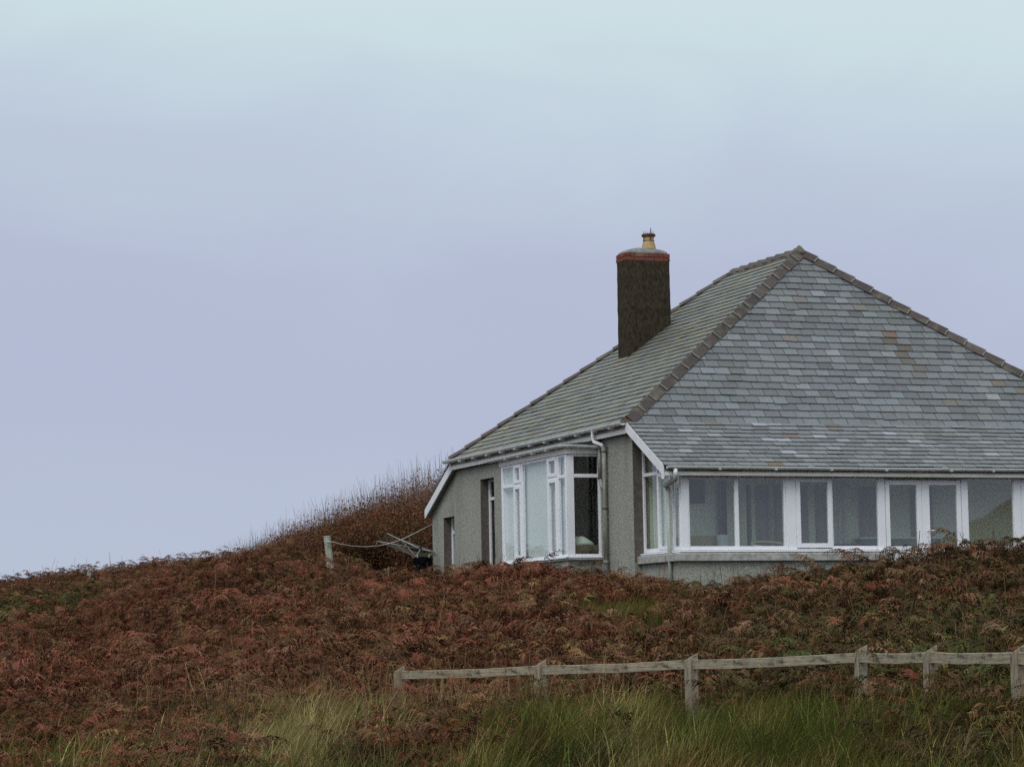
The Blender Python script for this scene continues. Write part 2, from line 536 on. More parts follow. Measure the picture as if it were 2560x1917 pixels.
# --- inside
mb = MB()
OPEN = [(2.60, 2.71, FLOOR, 3.42)]
xs = sorted({.44, W-.44, *[a for o in OPEN for a in o[:2]]})
zs = sorted({0.9, 4.4, *[a for o in OPEN for a in o[2:]]})
wall_cells(mb, plane_T((0, .30), (1, 0)), xs, zs, lambda x, z: any(o[0] < x < o[1] and o[2] < z < o[3] for o in OPEN), -.15, .24)
mb.build('inner_wall', M['plaster'], house)
for a_, b_ in ((2.80, 3.06), (3.17, 3.36), (3.70, 3.95), (4.13, 4.36), (5.12, 5.60), (6.3, 6.8)):
    mb = MB(); mb.box(a_, b_, .02, .045, FLOOR, 3.40); mb.box(a_+.05, b_-.05, .008, .021, FLOOR+.1, 3.25)
    mb.build('inner_door', M['inner_door'], house, bevel=.006)
mb = MB(); mb.box(.46, W-.46, VF+.2, 12.0, 1.28, FLOOR); mb.build('floor_slab', M['floor'], house)
mb = MB()
mb.face([(.3, VF-.1, 3.56), (W-.3, VF-.1, 3.56), (W-.3, .3, 4.3), (.3, .3, 4.3)])
mb.face([(.3, VF-.1, 3.60), (W-.3, VF-.1, 3.60), (W-.3, .3, 4.34), (.3, .3, 4.34)])
mb.box(.46, W-.46, .5, 12.0, 4.42, 4.47)
mb.build('ceiling_board', M['ceiling'], house)
mb = MB(); mb.box(.46, W-.46, 4.4, 4.5, FLOOR, 4.4); mb.box(4.2, 4.3, .46, 4.4, FLOOR, 4.4)
mb.box(.46, 4.2, 2.1, 2.16, FLOOR, 4.4); mb.box(.46, W-.46, 7.4, 7.5, FLOOR, 4.4); mb.box(1.6, 1.66, 7.5, 12, FLOOR, 4.4)
mb.build('partition', M['dark_room'], house)

# --- glazing kit
def ring(mb, T, a0, a1, z0, z1, w, e0, e1, wb=None):
    wb = wb or w
    mb.box(a0, a0+w, e0, e1, z0, z1, None, T)
    mb.box(a1-w, a1, e0, e1, z0, z1, None, T)
    mb.box(a0+w, a1-w, e0+.001, e1-.001, z1-w, z1, None, T)
    mb.box(a0+w, a1-w, e0+.001, e1-.001, z0, z0+wb, None, T)

def pane(T, a0, a1, z0, z1, parent, e=-.01):
    m = MB()
    m.face([T(a0-.008, e, z0-.008), T(a1+.008, e, z0-.008), T(a1+.008, e, z1+.008), T(a0-.008, e, z1+.008)])
    return m.build('pane', M['glass'], parent)

def window(T, a0, a1, z0, z1, w, e0, e1, panes, extra=None, parent=None, name='window'):
    m = MB()
    ring(m, T, a0, a1, z0, z1, w, e0, e1)
    if extra: extra(m)
    fo = m.build(name, M['frame'], parent or house, bevel=.006)
    for p in panes: pane(T, *p, fo)
    return fo

ZT, ZB = 3.458, 2.13
T = TFRONT
# posts and rails shared by the run
m = MB()
m.box(.457, .617, -.06, .03, 2.055, 3.515, None, T)
m.box(2.70, 2.908, -.05, .028, 2.055, 3.515, None, T)
m.box(4.725, 4.872, -.05, .028, 1.45, 3.515, None, T)
m.box(6.592, 6.73, -.05, .028, 1.45, 3.515, None, T)
m.box(7.79, 7.945, -.05, .028, 2.055, 3.515, None, T)
m.box(W-.617, W-.457, -.06, .03, 2.055, 3.515, None, T)
m.box(.617, W-.617, -.05, .02, 3.487, 3.513, None, T)
m.build('window_post', M['frame'], house, bevel=.008)
m = MB()
for a, b in ((.40, 4.87), (6.60, W-.40)):
    m.prism([T(a, .02, 2.052), T(a, .085, 2.045), T(a, .085, 2.018), T(a, .02, 2.018)], np.array(T(b, 0, 0))-np.array(T(a, 0, 0)))
m.prism([TRET(-.05, .02, 2.052), TRET(-.05, .085, 2.045), TRET(-.05, .085, 2.018), TRET(-.05, .02, 2.018)], np.array(TRET(RL+.03, 0, 0))-np.array(TRET(-.05, 0, 0)))
m.build('window_cill', M['frame'], house)
window(T, .600, 2.70, 2.055, 3.487, .045, -.05, .015,
       [(.617, 1.604, ZB, ZT), (1.689, 2.677, ZB, ZT)],
       lambda m: (m.box(1.604, 1.689, -.045, .014, 2.1, 3.46, None, T), m.box(.617, 2.677, -.045, .0135, 2.09, ZB, None, T)))
f = window(T, 2.908, 3.716, 2.055, 3.487, .022, -.05, .012, [])
m = MB(); ring(m, T, 2.925, 3.695, 2.095, 3.468, .088, -.03, .032); so = m.build('sash', M['frame'], f, bevel=.008)
pane(T, 3.006, 3.60, 2.185, 3.385, f, .0)
window(T, 3.70, 4.73, 2.055, 3.487, .022, -.05, .014, [(3.722, 4.708, ZB, ZT)],
       lambda m: m.box(3.722, 4.708, -.045, .0135, 2.07, ZB, None, T))
# french doors
def leaf(a0, a1, g0, g1, handle=None):
    m = MB()
    m.box(a0, g0, -.03, .03, 1.45, 3.435, None, T)
    m.box(g1, a1, -.03, .03, 1.45, 3.435, None, T)
    m.box(g0, g1, -.029, .029, 3.335, 3.435, None, T)
    m.box(g0, g1, -.029, .029, 1.45, 2.12, None, T)
    d = m.build('door', M['frame'], house, bevel=.008)
    pane(T, g0, g1, 2.12, 3.335, d, .0)
    if handle:
        h = MB()
        h.box(handle-.018, handle+.018, .03, .042, 2.30, 2.50, None, T)
        h.tube([T(handle, .04, 2.43), T(handle, .085, 2.43), T(handle+.14, .085, 2.43)], .011, 8)
        h.build('handle', M['frame'], d)
    return d
leaf(4.885, 5.690, 4.975, 5.575)
leaf(5.694, 6.578, 5.865, 6.478, 5.80)
window(T, 6.73, 7.79, 2.055, 3.487, .018, -.05, .014, [(6.745, 7.775, ZB, ZT)],
       lambda m: m.box(6.745, 7.775, -.045, .0135, 2.07, ZB, None, T))
f = window(T, 7.945, 8.75, 2.055, 3.487, .022, -.05, .012, [])
m = MB(); ring(m, T, 7.965, 8.73, 2.095, 3.468, .088, -.03, .032); m.build('sash', M['frame'], f, bevel=.008)
pane(T, 8.053, 8.64, 2.185, 3.385, f, .0)
window(T, 8.75, W-.61, 2.055, 3.487, .05, -.05, .014, [(8.80, 9.70, ZB, ZT), (9.76, W-.66, ZB, ZT)],
       lambda m: m.box(9.70, 9.76, -.045, .0135, 2.1, 3.45, None, T))
# the return towards the side wall, its head cut to the slope of the lean-to
T = TRET
def head(a): return EZ - .215 - (a-.0)*(EZ-EZ2)/V1*1.02
m = MB()
def sl(a0, a1, e0, e1, z0, drop=0.0):
    P = [T(a0, e0, z0), T(a1, e0, z0), T(a1, e0, head(a1)-drop), T(a0, e0, head(a0)-drop)]
    m.prism(P, np.array(T(0, e1, 0))-np.array(T(0, e0, 0)))
for a0, a1 in ((0, .045), (.62, .665), (1.235, 1.27), (RL-.04, RL)): sl(a0, a1, -.05, .012, 2.055)
m.box(.045, .62, -.048, .010, 3.56, 3.63, None, T)
m.box(.665, 1.235, -.048, .010, 3.575, 3.60, None, T)
for a0, a1 in ((.045, .62), (.665, 1.235), (1.27, RL-.04)):
    m.box(a0, a1, -.047, .009, 2.055, 2.135, None, T)
    m.prism([T(a0, -.046, head(a0)-.06), T(a1, -.046, head(a1)-.06), T(a1, -.046, head(a1)), T(a0, -.046, head(a0))], np.array(T(0, .008, 0))-np.array(T(0, -.046, 0)))
f = m.build('window', M['frame'], house, bevel=.006)
def spane(a0, a1, z0):
    q = MB(); q.face([T(a0, -.01, z0), T(a1, -.01, z0), T(a1, -.01, head(a1)-.05), T(a0, -.01, head(a0)-.05)]); q.build('pane', M['glass'], f)
pane(T, .045, .62, 2.135, 3.56, f)
spane(.045, .62, 3.63); spane(.665, 1.235, 3.60); spane(1.27, RL-.04, 2.135)
m = MB(); ring(m, T, .668, 1.232, 2.10, 3.572, .06, -.03, .03); m.build('sash', M['frame'], f, bevel=.006)
pane(T, .728, 1.172, 2.16, 3.512, f, .0)
# right hand return, plain
T = plane_T((W-.457, VF), (0, 1))
window(T, 0, 1.5, 2.055, 3.5, .06, -.05, .012, [(.06, .72, 2.12, 3.44), (.78, 1.44, 2.12, 3.44)], lambda m: m.box(.72, .78, -.04, .011, 2.1, 3.45, None, T))

# concrete sills
m = MB()
T = TFRONT
for a, b in ((.30, 4.87), (6.60, W-.30)):
    m.prism([T(a, .02, 2.016), T(a, .125, 1.985), T(a, .125, 1.845), T(a, .02, 1.842)], np.array(T(b, 0, 0))-np.array(T(a, 0, 0)))
T = TRET
m.prism([T(-.12, .05, 2.016), T(-.12, .155, 1.985), T(-.12, .155, 1.845), T(-.12, .05, 1.842)], np.array(T(RL-.02, 0, 0))-np.array(T(-.12, 0, 0)))
m.build('stone_sill', M['stone'], house, bevel=.006)

# two deep set windows in the side wall
for (v0, v1, z0, z1, tr) in ((8.02, 8.92, 1.7, 4.10, 3.66), (10.75, 11.52, 1.2, 3.37, 3.02)):
    T = Tside(UW+.20)
    window(T, v0, v1, z0, z1, .055, -.05, .01, [(v0+.055, v1-.055, z0+.055, tr-.035), (v0+.055, v1-.055, tr+.035, z1-.055)],
           lambda m: m.box(v0+.055, v1-.055, -.045, .0, tr-.035, tr+.035, None, T))

# --- bay window
bay = empty('bay_window', (0, 0, 0)); bay.parent = house
UB, VB0, VB1 = -.60, 1.72, 5.52
T = Tside(UB)
zb, zt, trz = 2.07, 4.145, 3.71
def bay_extra(m):
    m.box(VB0, VB0+.09, -.12, .012, zb, zt, None, T)
    m.box(VB1-.10, VB1, -.12, .012, zb, zt, None, T)
    for a, b in ((2.16, 2.26), (2.73, 2.82), (4.23, 4.33), (4.72, 4.80)):
        m.box(a, b, -.05, .010, zb, zt, None, T)
    m.box(VB0+.09, 2.73, -.049, .008, trz-.045, trz+.02, None, T)
    m.box(4.33, VB1-.1, -.049, .008, trz-.045, trz+.02, None, T)
    ring(m, T, 2.25, 2.74, zb+.06, trz-.035, .075, -.03, .026)
    ring(m, T, 2.25, 2.74, trz+.012, zt-.02, .075, -.03, .026)
    ring(m, T, 4.32, 4.73, zb+.06, trz-.035, .075, -.03, .026)
    ring(m, T, 4.32, 4.73, trz+.012, zt-.02, .075, -.03, .026)
m = MB()
ring(m, T, VB0, VB1, zb, zt, .05, -.06, .006)
bay_extra(m)
TS = plane_T((0, VB0), (1, 0))
ring(m, TS, UB+.0, UW-.002, zb, zt, .05, -.06, -.0005)
m.box(UB+.006, UB+.155, -.061, .004, zb+.002, zt-.002, None, TS)
m.box(UB+.155, UW-.05, -.055, -.004, trz-.045, trz+.03, None, TS)
m.box(UB-.05, UW-.003, -.01, .05, zb-.035, zb-.002, None, TS)
m.box(VB0-.05, VB1+.05, -.01, .05, zb-.034, zb-.003, None, T)
# far return
m.box(UB, UW-.002, -3.80, -3.74, zb, zt, None, TS)
m.build('frame', M['frame'], bay, bevel=.006)
for a, b, c, d in ((1.82, 2.16, zb+.07, trz-.045), (1.82, 2.16, trz+.02, zt-.05), (2.325, 2.665, zb+.135, trz-.11), (2.325, 2.665, trz+.087, zt-.095),
                   (2.82, 4.23, zb+.05, zt-.05), (4.395, 4.655, zb+.135, trz-.11), (4.395, 4.655, trz+.087, zt-.095), (4.80, 5.42, zb+.07, trz-.045), (4.80, 5.42, trz+.02, zt-.05)):
    pane(T, a, b, c, d, bay, -.012)
pane(TS, UB+.155, UW-.05, zb+.05, trz-.045, bay, -.02)
pane(TS, UB+.155, UW-.05, trz+.03, zt-.05, bay, -.02)
# flat lead roof of the bay with its own gutter and board
m = MB()
m.box(UB-.04, UW-.003, VB0-.05, VB1+.04, 4.146, 4.275)
m.build('head_board', M['fascia'], bay)
m = MB()
m.prism([(UB-.10, VB0-.10, 4.276), (UW-.003, VB0-.10, 4.276), (UW-.003, VB0-.10, 4.42), (UB-.10, VB0-.10, 4.335)], (0, VB1-VB0+.16, 0))
m.build('roof', M['deck'], bay)
def half_pipe(mb, path, r=.055, n=9, th=.008):
    """open gutter, its profile below the path line"""
    P = [np.array(p, float) for p in path]
    prof = [(r*math.cos(t), -r*math.sin(t)) for t in np.linspace(0, PI, n)]
    prof += [((r-th)*math.cos(t), -(r-th)*math.sin(t)) for t in np.linspace(PI, 0, n)]
    k = len(prof)
    V = []
    for i, p in enumerate(P):
        t = P[min(i+1, len(P)-1)] - P[max(i-1, 0)]
        t /= np.linalg.norm(t)
        s = np.cross(t, (0, 0, 1)); s /= np.linalg.norm(s)
        V += [p + s*a + np.array([0, 0, b]) for a, b in prof]
    F = []
    for i in range(len(P)-1):
        for q in range(k):
            F.append((i*k+q, i*k+(q+1) % k, (i+1)*k+(q+1) % k, (i+1)*k+q))
    F += [tuple(range(k))[::-1], tuple(range((len(P)-1)*k, len(P)*k))]
    mb.mesh_part(V, F)
m = MB()
ub, vb = UB-.13, VB0-.13
half_pipe(m, [(ub, VB1+.42, 4.312), (ub, 3.7, 4.322), (ub, vb+.10, 4.322), (ub+.04, vb+.03, 4.322), (ub+.12, vb, 4.322), (UW-.02, vb, 4.300)], .062)
for v in (2.46, 3.26, 4.06, 4.86): m.box(ub-.066, ub+.05, v-.02, v+.02, 4.245, 4.258)
m.build('gutter', M['gutter'], bay, smooth=False)
m = MB(); m.box(UB-.02, UW-.003, VB0-.04, VB0+.2, 2.0, 2.062); m.box(UB-.03, UB+.2, VB0+.2, VB1+.03, 2.0, 2.062)
m.build('stone_sill', M['stone'], bay)
# canopy soffit closes the bay above the frame, seen inside as dark
# --- roof
roof = empty('roof', (0, 0, 0)); roof.parent = house
m = MB()
t = .05
A0, A1, A2, A3 = (0, 0, EZ), (W, 0, EZ), (W, D, EZ), (0, D, EZ)
R0, R1 = (UM, AV, RZ), (UM, HB, RZ)
F0, F1 = (0, -V1, EZ2), (W, -V1, EZ2)
B0, B1 = (0, D+D2, EZ3), (W, D+D2, EZ3)
def low(p, d=.02): return (p[0], p[1], p[2]-d)
for poly in ((A0, A1, R0), (A1, A2, R1, R0), (A2, A3, R1), (A3, A0, R0, R1), (F0, F1, A1, A0), (A3, A2, B1, B0)):
    m.prism([low(p, .065) for p in poly], (0, 0, .045))
m.build('roof_deck', M['deck'], roof)

def clip_poly(poly, a, b):
    """keep the part of a 2-D polygon left of a->b"""
    out = []
    def side(p): return (b[0]-a[0])*(p[1]-a[1]) - (b[1]-a[1])*(p[0]-a[0])
    n = len(poly)
    for i in range(n):
        p, q = poly[i], poly[(i+1) % n]
        sp, sq = side(p), side(q)
        if sp >= 0: out.append(p)
        if (sp > 0 > sq) or (sp < 0 < sq):
            k = sp/(sp-sq)
            out.append((p[0]+k*(q[0]-p[0]), p[1]+k*(q[1]-p[1])))
    return out

def slates(name, mat, O, E, Up, bound, tone, gauge=.206, width=.325, special=None, over=.03):
    """O origin at the eave, E unit along the eave, Up unit up the slope; bound = convex outline in (t, s), anticlockwise"""
    O, E, Up = np.array(O, float), np.array(E, float), np.array(Up, float)
    nrm = np.cross(E, Up)
    if nrm[2] < 0: nrm = -nrm
    smax = max(p[1] for p in bound); t0 = min(p[0] for p in bound); t1 = max(p[0] for p in bound)
    mb = MB()
    i, s = 0, -.045
    while s < smax:
        off = (i % 2)*width*.5 + random.uniform(-.035, .035)
        x = t0 - width + off - width
        while x < t1:
            w = width*random.uniform(.93, 1.07)
            ds = random.gauss(0, .0045) - (random.random() < .02)*.03
            g = .0050
            sk = random.gauss(0, .004)
            poly = [(x+g, s+ds+sk), (x+w-g, s+ds-sk), (x+w-g, s+gauge+over), (x+g, s+gauge+over)]
            pol = poly
            nb = len(bound)
            for k in range(nb):
                a, b = bound[k], bound[(k+1) % nb]
                if abs(a[1]) < 1e-6 and abs(b[1]) < 1e-6: continue
                pol = clip_poly(pol, a, b)
                if len(pol) < 3: break
            if len(pol) >= 3:
                c = tone(x+w/2, s+gauge/2)
                if special:
                    for (tt, ss, cc) in special:
                        if x <= tt < x+w and s <= ss < s+gauge: c = cc
                lift = abs(random.gauss(0, .0035))
                top, bot = [], []
                for (tt, ss) in pol:
                    h = .004 + (.018+lift)*(1-(ss-s)/(gauge+over))
                    P = O + E*tt + Up*ss
                    top.append(P+nrm*h); bot.append(P+nrm*(h-.017))
                n = len(pol)
                mb.mesh_part(top+bot, [tuple(range(n)), tuple(range(2*n-1, n-1, -1))], c)
                i0 = len(mb.v) - 2*n
                for k in range(n):
                    mb.f.append((i0+k, i0+n+k, i0+n+(k+1) % n, i0+(k+1) % n)); mb.c.append((.048, .046, .041))  # wet dark edges, with the shadow line below each course painted into them
            x += w
        s += gauge
        i += 1
    return mb.build(name, mat, roof)

def hsv_j(c, a):
    k = random.gauss(1, a)
    return tuple(max(.01, x*k*random.gauss(1, .014)) for x in c)
def tone_front(tt, ss):
    up = min(1, ss/LF)
    r = random.random()
    if r < .03: return hsv_j((.195, .210, .225), .08)
    if r < .036: return hsv_j((.135, .122, .105), .08)
    if r < .32: return hsv_j((.121-.012*up, .130-.016*up, .138-.014*up), .09)
    if r < .52: return hsv_j((.160, .179, .192), .07)
    return hsv_j((.140-.010*up, .155-.014*up, .165-.014*up), .09)
def tone_low(tt, ss):
    r = random.random()
    if r < .02: return hsv_j((.225, .235, .255), .08)
    if r < .026: return hsv_j((.135, .122, .105), .08)
    if r < .30: return hsv_j((.131, .143, .150), .08)
    if r < .55: return hsv_j((.177, .195, .208), .07)
    return hsv_j((.152, .167, .177), .08)
def tone_side(tt, ss):
    r = random.random()
    if r < .1: return hsv_j((.165, .15, .095), .12)
    if r < .4: return hsv_j((.128, .134, .122), .10)
    return hsv_j((.150, .160, .147), .10)

def hitpl(px, py, O, E, Up):
    """(t, s) where the line of sight through a photo pixel meets a slope"""
    d = sight(px, py)
    o = np.array([-OX*CT-OY*ST, OX*ST-OY*CT, 0]); dd = np.array([d[0]*CT+d[1]*ST, -d[0]*ST+d[1]*CT, d[2]])
    n = np.cross(E, Up); k = np.dot(np.array(O)-o, n)/np.dot(dd, n)
    p = o+dd*k-np.array(O)
    return float(np.dot(p, E)), float(np.dot(p, Up))
nf = np.array([0, AV, RZ-EZ]); LF = np.linalg.norm(nf); nf = nf/LF
nl = np.array([0, V1, EZ-EZ2]); LL = np.linalg.norm(nl); nl = nl/LL
br, wh, db = (.145, .092, .068), (.29, .305, .35), (.088, .072, .058)
spF = []
for px, py, c in ((2228, 838, br), (2236, 840, br), (1976, 851, (.165, .14, .125)), (2018, 757, (.142, .142, .130)), (2240, 857, db), (2252, 872, (.092, .076, .060)), (2262, 886, (.100, .086, .071)),
                  (2272, 903, (.106, .096, .084)), (2282, 918, (.112, .105, .095)), (2300, 930, (.122, .126, .122)), (2505, 955, (.145, .115, .095)), (2555, 975, (.135, .118, .10)), (2480, 990, (.24, .27, .27))):
    spF.append((*hitpl(px, py, A0, (1, 0, 0), nf), c))
spL = []
for px, py, c in ((2525, 1048, wh), (2150, 1057, wh), (2210, 1080, wh), (2033, 1090, wh), (1975, 1100, wh), (1938, 1101, wh), (1985, 1134, wh), (1702, 1078, wh), (1725, 1132, (.26, .27, .28)), (2097, 1068, br), (1993, 1090, (.16, .12, .09)),
                  (1925, 1157, (.15, .105, .065)), (1905, 1062, wh), (2500, 1140, (.27, .28, .3)), (2300, 1103, (.27, .29, .31))):
    spL.append((*hitpl(px, py, F0, (1, 0, 0), nl), c))
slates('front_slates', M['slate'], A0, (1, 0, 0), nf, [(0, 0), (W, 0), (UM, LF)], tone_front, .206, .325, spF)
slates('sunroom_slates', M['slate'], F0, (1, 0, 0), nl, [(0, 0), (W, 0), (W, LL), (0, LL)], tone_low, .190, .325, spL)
ns = np.array([UM, 0, RZ-EZ]); LSD = np.linalg.norm(ns); ns = ns/LSD
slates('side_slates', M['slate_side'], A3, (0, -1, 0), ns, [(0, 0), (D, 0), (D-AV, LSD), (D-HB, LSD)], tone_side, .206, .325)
nr = np.array([-UM, 0, RZ-EZ])/LSD
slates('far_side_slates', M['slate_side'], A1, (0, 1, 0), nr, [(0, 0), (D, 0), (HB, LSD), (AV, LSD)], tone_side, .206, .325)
nb_ = np.array([0, -D2, EZ-EZ3]); LB = np.linalg.norm(nb_); nb_ = nb_/LB
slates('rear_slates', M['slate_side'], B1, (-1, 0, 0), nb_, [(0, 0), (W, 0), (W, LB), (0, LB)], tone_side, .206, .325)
nk = np.array([0, HB-D, RZ-EZ]); LK = np.linalg.norm(nk); nk = nk/LK
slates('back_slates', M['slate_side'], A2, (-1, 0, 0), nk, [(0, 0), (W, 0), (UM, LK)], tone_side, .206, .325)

def cap_tiles(name, P, Q, n1, n2, tl=.46, wing=.165, start=0.0):
    """angular tiles from P (low) to Q (high) lying on slopes with normals n1, n2"""
    P, Q = np.array(P, float), np.array(Q, float)
    L = np.linalg.norm(Q-P); d = (Q-P)/L
    n1, n2 = np.array(n1, float), np.array(n2, float)
    up = n1+n2; up /= np.linalg.norm(up)
    w1 = np.cross(d, n1); w2 = np.cross(d, n2)
    if np.dot(w1, n2) > 0: w1 = -w1
    if np.dot(w2, n1) > 0: w2 = -w2
    w1 /= np.linalg.norm(w1); w2 /= np.linalg.norm(w2)
    mb = MB()
    x = start
    k = 0
    while x < L-.02:
        e = min(x+tl, L)
        c = hsv_j(random.choice([(.082, .066, .062), (.075, .063, .061), (.09, .073, .068), (.08, .062, .058)]), .07)
        b0, b1 = .066, .030
        wv = wing*random.uniform(.97, 1.03)
        jig = random.gauss(0, .004)
        def sec(s, b, ww):
            c0 = P+d*s
            return [c0+w1*ww+n1*(b-.012), c0+up*(b+.03)+jig*w1, c0+w2*ww+n2*(b-.012), c0+w2*(ww-.004)+n2*(b-.032), c0+up*(b+.008), c0+w1*(ww-.004)+n1*(b-.032)]
        A, B = sec(x, b0, wv), sec(e+.03, b1, wv)
        mb.mesh_part(A+B, [(0, 1, 2, 3, 4, 5)[::-1], (6, 7, 8, 9, 10, 11)] + [(q, (q+1) % 6, 6+(q+1) % 6, 6+q) for q in range(6)], c)
        # pale bedding showing at the joint
        if k:
            mm = (.34, .335, .30)
            A, B = sec(x-.009, b0+.006, wv*.985), sec(x+.004, b0+.005, wv*.985)
            for q in (0, 1):
                mb.mesh_part([A[q], A[q+1], B[q+1], B[q]], [(0, 1, 2, 3)], mm)
                lowp = [a - up*.03 for a in (A[q], A[q+1])]
                mb.mesh_part([A[q], A[q+1], lowp[1], lowp[0]], [(0, 1, 2, 3)], mm)
            # dark drip line under the lip
        x = e
        k += 1
    return mb.build(name, M['tile'], roof)
def nn(*v):
    v = np.array(v, float); return v/np.linalg.norm(v)
NL, NR = nn(-KL, 0, 1), nn(KL, 0, 1)
NF, NB = nn(0, -KF, 1), nn(0, (RZ-EZ)/(D-HB), 1)
cap_tiles('hip_tiles', (.03, .02, EZ+.02), R0, NL, NF)
cap_tiles('hip_tiles', (W, 0, EZ), R0, NR, NF)
cap_tiles('hip_tiles', (-.02, D, EZ), R1, NL, NB)
cap_tiles('hip_tiles', (W, D, EZ), R1, NR, NB)
cap_tiles('ridge_tiles', R1, R0, NL, NR, .46, .15)
m = MB()
m.lathe([(.0, .135), (.03, .12), (.08, .07), (.14, .0), (.17, -.08)][::-1], (UM, AV+.02, RZ-.0), 7, (.13, .115, .09))
m.build('hip_cap', M['tile'], roof, smooth=True)
# clay plug closing the foot of the near hip
m = MB()
c0 = np.array((0.01, -.01, EZ+.0))
m.prism([(-.10, .04, EZ-.02), (.02, .03, EZ+.115), (.15, -.06, EZ+.02), (.05, -.07, EZ-.05)], (.06, .04, .03), (.105, .06, .035))
m.build('hip_plug', M['tile'], roof)

# boards along the eaves
m = MB()
m.box(.0, .025, .02, D, EZ-.24, EZ-.155)
m.box(.03, W-.03, -V1+.0, -V1+.025, EZ2-.20, EZ2-.135)
m.box(W-.025, W, .02, D, EZ-.235, EZ-.062)
m.build('fascia', M['fascia'], house)
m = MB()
m.box(.012, .04, .02, D, EZ-.156, EZ-.062)  # upper strip: algae stain with the shadow under the gutter painted in
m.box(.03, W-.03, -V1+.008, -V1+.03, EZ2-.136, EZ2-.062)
m.build('stained_shaded_fascia', painted('stained_shaded_board', (.12, .085, .045), .95, .30, .62, (.42, .40, .30), (1, .6, 3), 2.6), house)
m = MB()
m.face([(.025, 0, EZ-.23), (UW, 0, EZ-.19), (UW, D, EZ-.19), (.025, D, EZ-.23)])
m.face([(.03, -V1+.025, EZ2-.195), (W-.03, -V1+.025, EZ2-.195), (W-.03, VF-.02, EZ2-.155), (.03, VF-.02, EZ2-.155)])
for (p, q, za, zb_) in ((D, D+D2, EZ, EZ3), (0, -V1, EZ, EZ2)):
    hh = .24 if p else .10
    m.face([(.03, p, za-hh), (UW+.25*(p == 0), p, za-hh+.02), (UW+.25*(p == 0), q, zb_-hh+.02), (.03, q, zb_-hh)])
m.build('soffit', M['soffit'], house)
# sloping bargeboards at both ends of the lean-to roofs
def barge(u, va, za, vb, zb_, w, th=.028, foot=False):
    a, b = np.array((u, va, za)), np.array((u, vb, zb_))
    m = MB()
    P = [a+(0, 0, -.005), b+(0, 0, -.005), b+(0, 0, -w*1.0), a+(0, 0, -w)]
    if foot: P = [P[0], P[1], P[1]+(0, 0, -.27), P[1]+(0, .075, -.27), P[1]+(0, .075, -w+.04), P[3]]
    m.prism(P, (th, 0, 0))
    m.build('bargeboard', M['barge'], house)
barge(-.012, .035, EZ+.012, -V1-.02, EZ2+.005, .205, .028, True)
barge(-.010, D-.02, EZ-.06, D+D2+.02, EZ3-.04, .215)
barge(W-.016, 0, EZ, -V1-.02, EZ2+.01, .2)
barge(W-.016, D, EZ-.05, D+D2+.02, EZ3-.03, .21)
m = MB(); half_pipe(m, [(.02, D+D2+.06, EZ3-.10), (W-.02, D+D2+.06, EZ3-.10)], .06); m.build('gutter', M['gutter'], house)

m = MB()
half_pipe(m, [(-.076, -.02, EZ-.012), (-.076, 4.5, EZ-.016), (-.076, D+.22, EZ-.012)], .074)
for v in np.arange(.6, D, .9): m.box(-.14, -.0, v-.022, v+.022, EZ-.112, EZ-.09)
for v in (2.3, 5.4, 8.2): half_pipe(m, [(-.076, v-.07, EZ-.008), (-.076, v+.07, EZ-.008)], .082)
m.build('gutter', M['gutter'], house)
m = MB()
half_pipe(m, [(.06, -V1-.065, EZ2-.02), (5, -V1-.065, EZ2-.03), (W-.05, -V1-.065, EZ2-.02)][::-1], .06)
for u in (1.15, 2.35, 3.55, 4.75, 6.2, 7.15, 8.2): m.box(u-.02, u+.02, -V1-.13, -V1, EZ2-.095, EZ2-.082)
for u in (.25, 3.1, 6.05): half_pipe(m, [(u+.07, -V1-.065, EZ2-.018), (u-.07, -V1-.065, EZ2-.018)], .068)
m.build('gutter', M['gutter'], house)

# rainwater pipes
m = MB()
y0 = 1.60
m.tube([(-.062, y0, EZ-.08), (-.062, y0, EZ-.24), (-.05, y0-.03, EZ-.29), (.04, y0-.20, EZ-.36), (.06, y0-.255, EZ-.42)], .038, 10)
m.build('downpipe_bend', M['gutter'], house, smooth=True)
m = MB()
m.tube([(.065, y0-.26, EZ-.38), (.065, y0-.26, 1.0)], .047, 12)
for z in (4.15, 3.0, 1.9): m.tube([(.065, y0-.26, z), (.065, y0-.26, z+.07)], .056, 12)
m.build('downpipe', M['pipe'], house, smooth=True)
m = MB()
m.tube([(.07, VB0-.13, 4.27), (.07, VB0-.13, 3.62)], .036, 10)
m.tube([(.07, VB0-.13, 3.62), (.08, VB0-.19, 3.50), (.075, VB0-.28, 3.42)], .034, 10)
m.tube([(.07, VB0-.13, 4.26), (.07, VB0-.13, 4.33)], .05, 10)
m.build('bay_downpipe', M['pipe'], house, smooth=True)
m = MB()
q = np.array(TRET(1.30, .115, 0))
m.tube([(.23, -V1-.065, EZ2-.08), (.23, -V1-.065, EZ2-.22)], .042, 10)
m.build('downpipe_bend', M['frame'], house, smooth=True)
m = MB()
m.tube([(.23, -V1-.065, EZ2-.20), (.235, -V1-.05, EZ2-.27), (q[0]-.04, q[1]+.02, EZ2-.36), (q[0], q[1], EZ2-.44)], .055, 10)
m.tube([(q[0], q[1], EZ2-.40), (q[0], q[1], .6)], .04, 10)
m.build('downpipe', painted('grey_green_pipe', (.22, .22, .16), .6, .4, .7, (.40, .42, .36), (1, 1, .3), 4), house, smooth=True)

